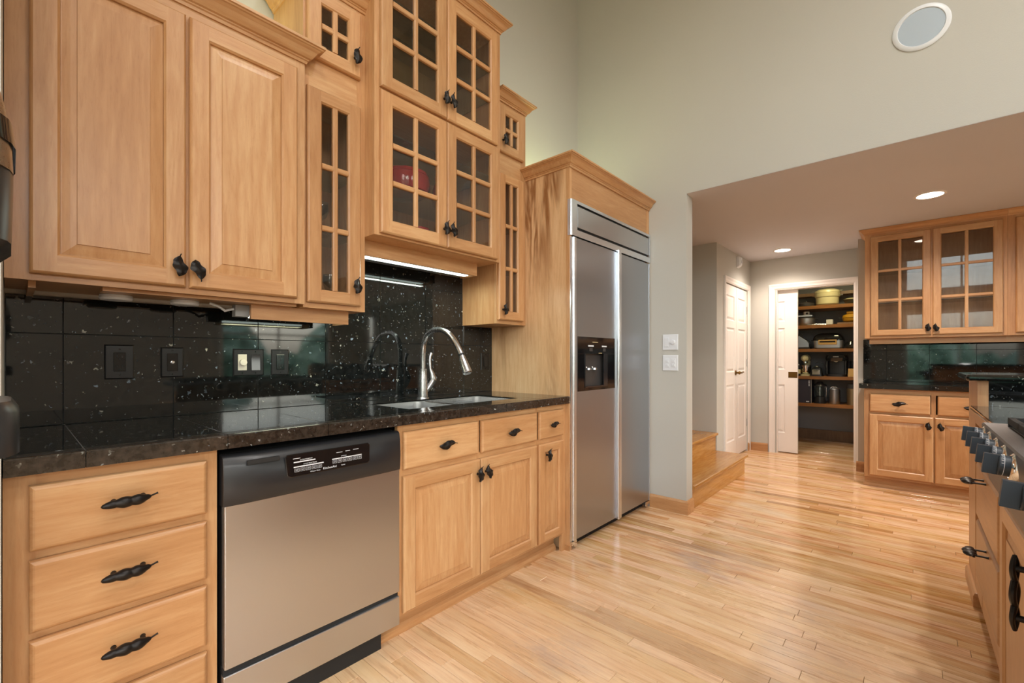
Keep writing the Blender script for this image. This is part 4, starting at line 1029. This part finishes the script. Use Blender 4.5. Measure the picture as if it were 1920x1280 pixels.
t = thing('compact_blender', 'black blender base with silver square control plate', 'blender', (7.13, .925, .90))
MB().loops([rrect(-.06, .06, -.07, .07, .02, 0), rrect(-.055, .055, -.055, .055, .02, .10), rrect(-.03, .03, -.04, .04, .02, .12)]).build('base', blk, t, True); MB().add([(-.062, -.042, .022), (-.062, .042, .022), (-.0585, .042, .085), (-.0585, -.042, .085)], [(0, 1, 2, 3)]).build('control_plate', chrome, t)
MB().box(-.0645, -.060, -.03, .03, .066, .074).build('display', blk_gloss, t); lath(t, 'coupling', [(.03, .12), (.02, .135)], grey_dk, 16)
t = thing('power_cord', 'black cord looping beside the coffee maker in the pantry', 'cord', (7.12, .87, .90)); MB().tube([(0, .07, .17), (0, .03, .19), (0, -.02, .165), (0, -.05, .10), (0, -.06, .02), (0, -.05, .005)], .0035, 8).build('cable', blk, t, True)
t = thing('coffee_machine', 'tall black coffee machine on the pantry shelf left of the knife block', 'coffee maker', (7.17, .71, .90))
MB().loops([rrect(-.10, .12, -.10, .10, .05, 0), rrect(-.10, .12, -.105, .105, .05, .03)]).build('drip_base', blk, t, True)
MB().loops([rrect(.0, .12, -.105, .105, .04, .03), rrect(.0, .12, -.115, .115, .04, .22)]).build('back', blk, t, True)
MB().loops([rrect(-.11, .12, -.11, .11, .05, .20), rrect(-.12, .12, -.118, .118, .05, .24), rrect(-.10, .12, -.11, .11, .05, .278)]).build('head', blk_gloss, t, True)
MB().box(-.122, -.112, -.03, .03, .252, .258).build('badge_bar', chrome, t); MB().tube([(-.10, .02, .20), (-.10, 0, .19), (-.10, -.02, .20)], .01, 8).build('spout', chrome, t)
for s_ in (-1, 1): MB().box(-.09, .0, s_*.098-.008, s_*.098+.008, .03, .21).build('side_wall', blk, t, bevel=.002)
t = thing('knife_block', 'pale wooden knife block full of dark handled knives', 'knife block', (7.15, .535, .90))
MB().loops([[(xx, y, z) for xx, z in ((-.05, 0), (.06, 0), (.085, .10), (-.03, .105))] for y in (-.055, .055)]).build('block', tan, t, bevel=.002)
for i in range(3):
    for j in range(3):
        yy = -.036+i*.036; xx = -.012+j*.032
        MB().tube([(xx, yy, .10), (xx+.006, yy, .13), (xx+.016, yy, .20)], [.009, .008, .010], 8).build('knife', blk_gloss, t, True)
# shelf z .54
tag(MB().box(-.13, .13, -.012, .0, 0, .29).build('cutting_board', tan, loc=(7.15, 1.152, .54)), 'pale upright wooden board at the left of the lowest shelf', 'board')
t = thing('gift_box', 'large dark violet box standing on the lowest pantry shelf', 'box', (7.18, 1.055, .54)); MB().box(-.12, .12, -.078, .078, 0, .312).build('body', cardn, t, bevel=.001)
mk = MB()
for k in range(4): mk.box(-.1215, -.1205, -.062, -.048, .30-k*.02-.014, .30-k*.02)
mk.build('printed_letters', ink, t); MB().box(-.1215, -.1205, -.055, -.020, .015, .028).build('printed_mark', ink, t); MB().box(-.121, -.10, -.079, -.0775, 0, .312).build('edge_band', paper, t)
t = thing('camping_lantern', 'black camping lantern with clear globe and wire bail on the lowest shelf', 'lantern', (7.14, .892, .54))
lath(t, 'base', [(.065, 0), (.068, .01), (.062, .085), (.04, .095)], blk); lath(t, 'globe', [(.045, .095), (.052, .12), (.052, .20), (.045, .225)], glass_g); lath(t, 'hood', [(.08, .225), (.072, .245), (.045, .262), (.03, .285), (.01, .29)], blk)
MB().tube([(0, 0, .10), (0, 0, .22)], .008, 8).build('mantle_tube', chrome, t); MB().tube([(-.02, -.07, .235), (-.02, -.075, .15), (-.02, -.07, .09)], .0025, 6).tube([(-.03, .06, .235), (-.03, .03, .16), (-.03, 0, .13)], .0025, 6).build('bail', chrome, t)
t = thing('steel_canister', 'shiny steel canister with clasp lid on the lowest pantry shelf', 'canister', (7.15, .735, .54)); lath(t, 'body', [(.060, 0), (.062, .004), (.062, .19), (.058, .192)], steel_v); lath(t, 'lid', [(.058, .192), (.05, .205), (.01, .21)], steel_h); MB().tube([(-.01, -.055, .19), (-.02, -.02, .222), (-.02, .03, .222), (-.01, .055, .19)], .006, 8).build('clasp', chrome, t, True)
t = thing('storage_jar', 'tan canister with dark lid at the right end of the lowest shelf', 'canister', (7.13, .545, .54)); lath(t, 'body', [(.06, 0), (.062, .21), (.058, .212)], brushed('bronze_tin', (.42, .34, .22, 1), .35, 'z')); lath(t, 'lid', [(.063, .212), (.063, .225), (.055, .265), (.02, .27)], grey_dk)

# ------------------------------------------------------------------ right wall cabinets (face -X)
R90 = -pi/2
def far_upper(y_left, label, skip3=False):
    c = thing('wall_cabinet', label, 'cabinet', (5.33, y_left, 1.322), R90); W = .902; H = .961
    frame(c, [(0, .045, 0, H), (.447, .467, 0, H), (W-.030, W, 0, H)], [(.045, W-.03, 0, .03), (.045, W-.03, H-.04, H)])
    hollow(c, 0, W, 0, H, .348)
    for z in (.32, .62): MB().box(.018, W-.018, .04, .33, z, z+.007).build('glass_shelf', glass_g, c)
    door(c, .042, .452, .020, .940, 'glass', 2, 3, sw=.055, rw=.055, handle=(.432, .082, .1))
    door(c, .462, .876, .020, .940, 'glass', 2, 3, sw=.055, rw=.055, handle=(.482, .078, -.1))
    MB().box(.03 if y_left > 0 else 0, W+.001, .07, .088, -.052, .0).build('valance', maple_h, c)
    return c, W, H
a_, W, H = far_upper(.315, 'maple wall cabinet with two glass doors right of the pantry')
crown(a_, [(0, .34), (0, 0), (W, 0)], H, .72)
b_, W, H = far_upper(.315-.903, 'maple wall cabinet with glass doors cut off by the right picture edge')
crown(b_, [(0, 0), (W, 0)], H, .72)
def far_base(y_left, label, plinth_end=True):
    c = thing('base_cabinet', label, 'cabinet', (5.07, y_left, 0), R90); W = .902
    frame(c, [(0, .045, .09, .868), (.437, .465, .09, .868), (W-.03, W, .09, .868)], [(.045, W-.03, .828, .868), (.045, W-.03, .65, .67), (.045, W-.03, .09, .12)])
    hollow(c, 0, W, .09, .866, .60)
    slab(c, .040, .432, .668, .827, 'leaf', hs=1.1); slab(c, .475, .868, .668, .827, 'leaf', hs=1.1)
    door(c, .036, .451, .108, .648, handle=(.418, .575, .1)); door(c, .458, .872, .108, .648, handle=(.492, .575, -.1))
    MB().box(0, W, .055, .07, 0, .09).build('toe_kick', maple_h, c)
    MB().sweep([(-.01, .055), (W, .055)], [(0, 0), (.016, 0), (.016, .012), (.011, .024), (0, .030)]).build('shoe_molding', maple_h, c)
far_base(.305, 'maple base cabinet with drawers and raised doors right of the pantry')
far_base(.305-.903, 'maple base cabinet hidden mostly behind the kitchen island')
fct = thing('countertop', 'black granite tile countertop on the far cabinets beside the pantry', 'countertop', (5.03, .340, .914), R90)
MB().box(.004, 1.83, .012, .648, -.043, -.006).build('backing', grout, fct)
XS = [0, .165]+[.165+.3048*k for k in range(1, 6)]+[1.83]
for a, b in zip(XS[:-1], XS[1:]):
    for y0, y1 in ((.045, .340), (.341, .640)): gtile(a+g, b-g, y0, y1, fct)
    pr = [(.044, 0), (.006, 0), (.002, -.0015), (0, -.005), (0, -.043), (.012, -.043), (.012, -.008), (.044, -.008)]
    MB().loops([[(xx, y, z) for y, z in pr] for xx in (a+g, b-g)]).build('edge_tile', gran, fct)
fb = thing('backsplash', 'polished black granite tile backsplash beside the pantry', 'backsplash', (5.679, .348, .914), R90)
MB().box(0, 1.85, -.006, 0, 0, .408).build('backing', grout, fb)
XV = [0, .178]+[.178+.3048*k for k in range(1, 6)]+[1.85]
for a, b in zip(XV[:-1], XV[1:]):
    for z0, z1 in ((.0005, .3), (.3, .408)):
        x0_, x1_ = a+g, b-g; c = .0008; z0 += g; z1 -= g
        MB().loops([[(x0_, -.003, z0), (x1_, -.003, z0), (x1_, -.003, z1), (x0_, -.003, z1)], [(x0_, -.010+c, z0), (x1_, -.010+c, z0), (x1_, -.010+c, z1), (x0_, -.010+c, z1)], [(x0_+c, -.010, z0+c), (x1_-c, -.010, z0+c), (x1_-c, -.010, z1-c), (x0_+c, -.010, z1-c)]]).build('tile', gran, fb)

# ------------------------------------------------------------------ island (faces +Y); local x runs towards the camera
isl = thing('kitchen_island', 'maple kitchen island with drawers, panel doors and raised bar at right', 'island', (2.945, -.222, 0), pi)
IW = 2.05
frame(isl, [(0, .03, .10, .868), (.26, .30, .10, .80), (.925, .955, .10, .868), (IW-.04, IW, .10, .868)], [(.03, IW, .72, .745), (.30, .925, .485, .495), (.03, IW, .10, .24), (.03, .83, .845, .868)])
MB().box(.0, IW, .019, .60, .10, .74).box(0, .80, .019, .60, .74, .866).build('carcass', maple_v, isl)
slab(isl, .31, .918, .497, .715, None); pull(isl.children[-1], POD, .61, .69, 0, sc=1.0, name='pod_pull').scale = (1.1, 1.35, .7)
slab(isl, .31, .918, .244, .482, None); pull(isl.children[-1], POD, .68, .452, 0, sc=1.0, name='pod_pull').scale = (1.1, 1.35, .7)
door(isl, .955, 1.66, .112, .715, handle=None); pull(isl.children[-1], SCROLL, 1.605, .668, pi/2, sc=1.5, name='scroll_pull')
door(isl, 1.668, 2.03, .112, .715, handle=None)
MB().box(.24, .62, -.004, .0, .800, .812).build('board_slot', blk_matte, isl)
MB().box(.24, .62, -.016, .0, .812, .842).build('pull_out_board', maple_h, isl)
MB().box(0, IW, .06, .075, 0, .10).build('toe_kick', maple_h, isl)
# raised bar wall at the island's far end
MB().box(-.375, -.005, .008, 2.2, 0, 1.035).build('bar_wall', maple_v, isl)
MB().box(-.006, .012, .008, .043, .92, 1.035).build('post', maple_v, isl)
MB().sweep([(-.375, .008), (0.002, .008), (.002, .06)], [(0, 0), (.014, 0), (.014, .05), (.008, .062), (0, .065)]).build('plinth', maple_h, isl)
ic = thing('island_countertop', 'black granite island countertop with thin wood edge next to the cooktop', 'countertop', (2.945, -.205, .92), pi)
MB().box(.002, .75, .004, 1.6, -.012, 0).build('slab', gran, ic, bevel=.002)
MB().box(.0, .76, .0, 1.6, -.040, -.0125).build('wood_edge', maple_h, ic)
bsp = tag(MB().box(0, .012, .043, 2.1, .9205, 1.034).build('bar_backsplash', gran, loc=(2.953, -.222, 0)), 'short polished granite backsplash below the raised bar', 'backsplash'); bsp.rotation_euler = (0, 0, pi)
rt = MB().box(2.872, 3.37, -2.2, -.189, 1.036, 1.0645)
rt = rt.build('raised_bar_top', gran, None, False, bevel=.011); tag(rt, 'polished granite raised bar top with rounded edge above the island', 'bar top')
# cooktop
ck = thing('cooktop', 'stainless steel gas cooktop with black knobs set into the island', 'cooktop', (2.105, -.175, .93), pi)
CWD = 1.20
MB().loops([[(xx, y, z) for y, z in ((.55, 0), (.004, 0), (0, -.004), (.0, -.02), (.016, -.180), (.06, -.180), (.06, -.03), (.55, -.03))] for xx in (0, CWD)]).build('body', cook_steel, ck)
MB().box(.11, 1.15, .050, .50, .001, .004).build('burner_tray', grey_dk, ck)
for k in range(3):
    gx = .11+k*.35
    m = MB()
    for xx in (gx, gx+.165, gx+.33): m.box(xx, xx+.014, .045, .50, .012, .03)
    for yy in (.045, .26, .486): m.box(gx, gx+.344, yy, yy+.014, .012, .03)
    for xx in (gx, gx+.33):
        for yy in (.045, .486): m.box(xx, xx+.014, yy, yy+.014, .002, .014)
    m.build('grate', blk_matte, ck)
# knobs
kb0 = None
for k, (X, z, sc) in enumerate(((2.04, .893, 1), (1.905, .893, 1), (1.77, .893, 1), (1.635, .893, 1), (1.50, .893, 1), (1.20, .889, 1.06))):
    if kb0 is None:
        kb0 = bpy.data.objects.new('knob', MB().lathe([(.0235, -.010), (.0235, -.030), (.0215, -.032), (.01, -.032)], (0, 0, 0), 'y', 28).box(-.0075, .0075, -.055, -.030, -.0225, .0225).mesh('knob', knobblk, True))
        COL.objects.link(kb0); kb0.parent = ck
        bz = MB().lathe([(.034, .006), (.034, -.004), (.031, -.010), (.0265, -.013), (.025, -.008)], (0, 0, 0), 'y', 32).build('bezel', chrome, kb0, True)
        mks = MB()
        for q in range(9):
            a = radians(20+q*16); mks.box(.0235*cos(a)-.0006, .0235*cos(a)+.0010, -.028, -.0245, .0235*sin(a)-.0007, .0235*sin(a)+.0007)
        mks.lathe([(.0238, -.0238), (.0238, -.0229)], (0, 0, 0), 'y', 28, cap0=False, cap1=False).build('dial_marks', ink, kb0)
        kk = kb0
    else: kk = dup(kb0, ck)
    kk.location = (2.105-X, .004+(.93-z-.02)*.1, z-.93); kk.rotation_euler = (-.1, 0, 0); kk.scale = (sc, sc, sc)
    if k == 4:
        Rt = Matrix(((0, 0, -1), (1, 0, 0), (0, 1, 0)))
        for s_, zz in (('Lo', .008), ('Med', -.008)):
            text_mesh(s_, .010, ink, kk, Vector((-.0237, -.0185, zz)), Matrix(((0, 0, -1), (0, -1, 0), (-1, 0, 0))) @ Matrix.Rotation(0, 3, 'Z'), ext=.0002)

# ------------------------------------------------------------------ appliance at the left picture edge
sd = thing('side_stand', 'slim stand carrying the black coffee maker beyond the left picture edge', 'stand', (-.26, .68, 0))
MB().box(-.20, .20, -.16, .16, 1.02, 1.048).build('top', maple_h, sd)
for sx in (-.18, .16):
    for sy in (-.14, .12): MB().box(sx, sx+.02, sy, sy+.02, 0, 1.02).build('leg', maple_v, sd)
cf = thing('coffee_maker', 'black coffee maker with taupe metal trim at the left picture edge', 'coffee maker', (-.16, .68, 1.048))
MB().loops([rrect(-.14, .1655, -.085, .085, .05, 0), rrect(-.14, .1655, -.085, .085, .05, .040), rrect(-.135, .1600, -.08, .08, .05, .050)]).build('drip_tray', blk, cf, True)
MB().loops([rrect(-.12, .150, -.07, .07, .04, .050), rrect(-.12, .150, -.07, .07, .04, .053)]).build('tray_plate', taupe, cf, True)
MB().box(-.14, -.02, -.075, .075, .05, .22).build('back', blk, cf, bevel=.01)
MB().loops([rrect(-.14, .150, -.08, .08, .05, .188), rrect(-.14, .1600, -.088, .088, .05, .20), rrect(-.14, .1615, -.09, .09, .05, .265)]).build('brew_head', blk, cf, True)
L = []
for i in range(9):
    t_ = pi/2*i/8; L.append(rrect(-.14, .1615-.07*(1-cos(t_)), -.09+.02*(1-cos(t_)), .09-.02*(1-cos(t_)), .045, .265+.165*sin(t_)))
MB().loops(L).build('lid', taupe, cf, True)
MB().loops([rrect(-.142, .1630, -.092, .092, .05, .290), rrect(-.142, .1610, -.092, .092, .05, .312)]).build('trim_band', blk_gloss, cf, True)
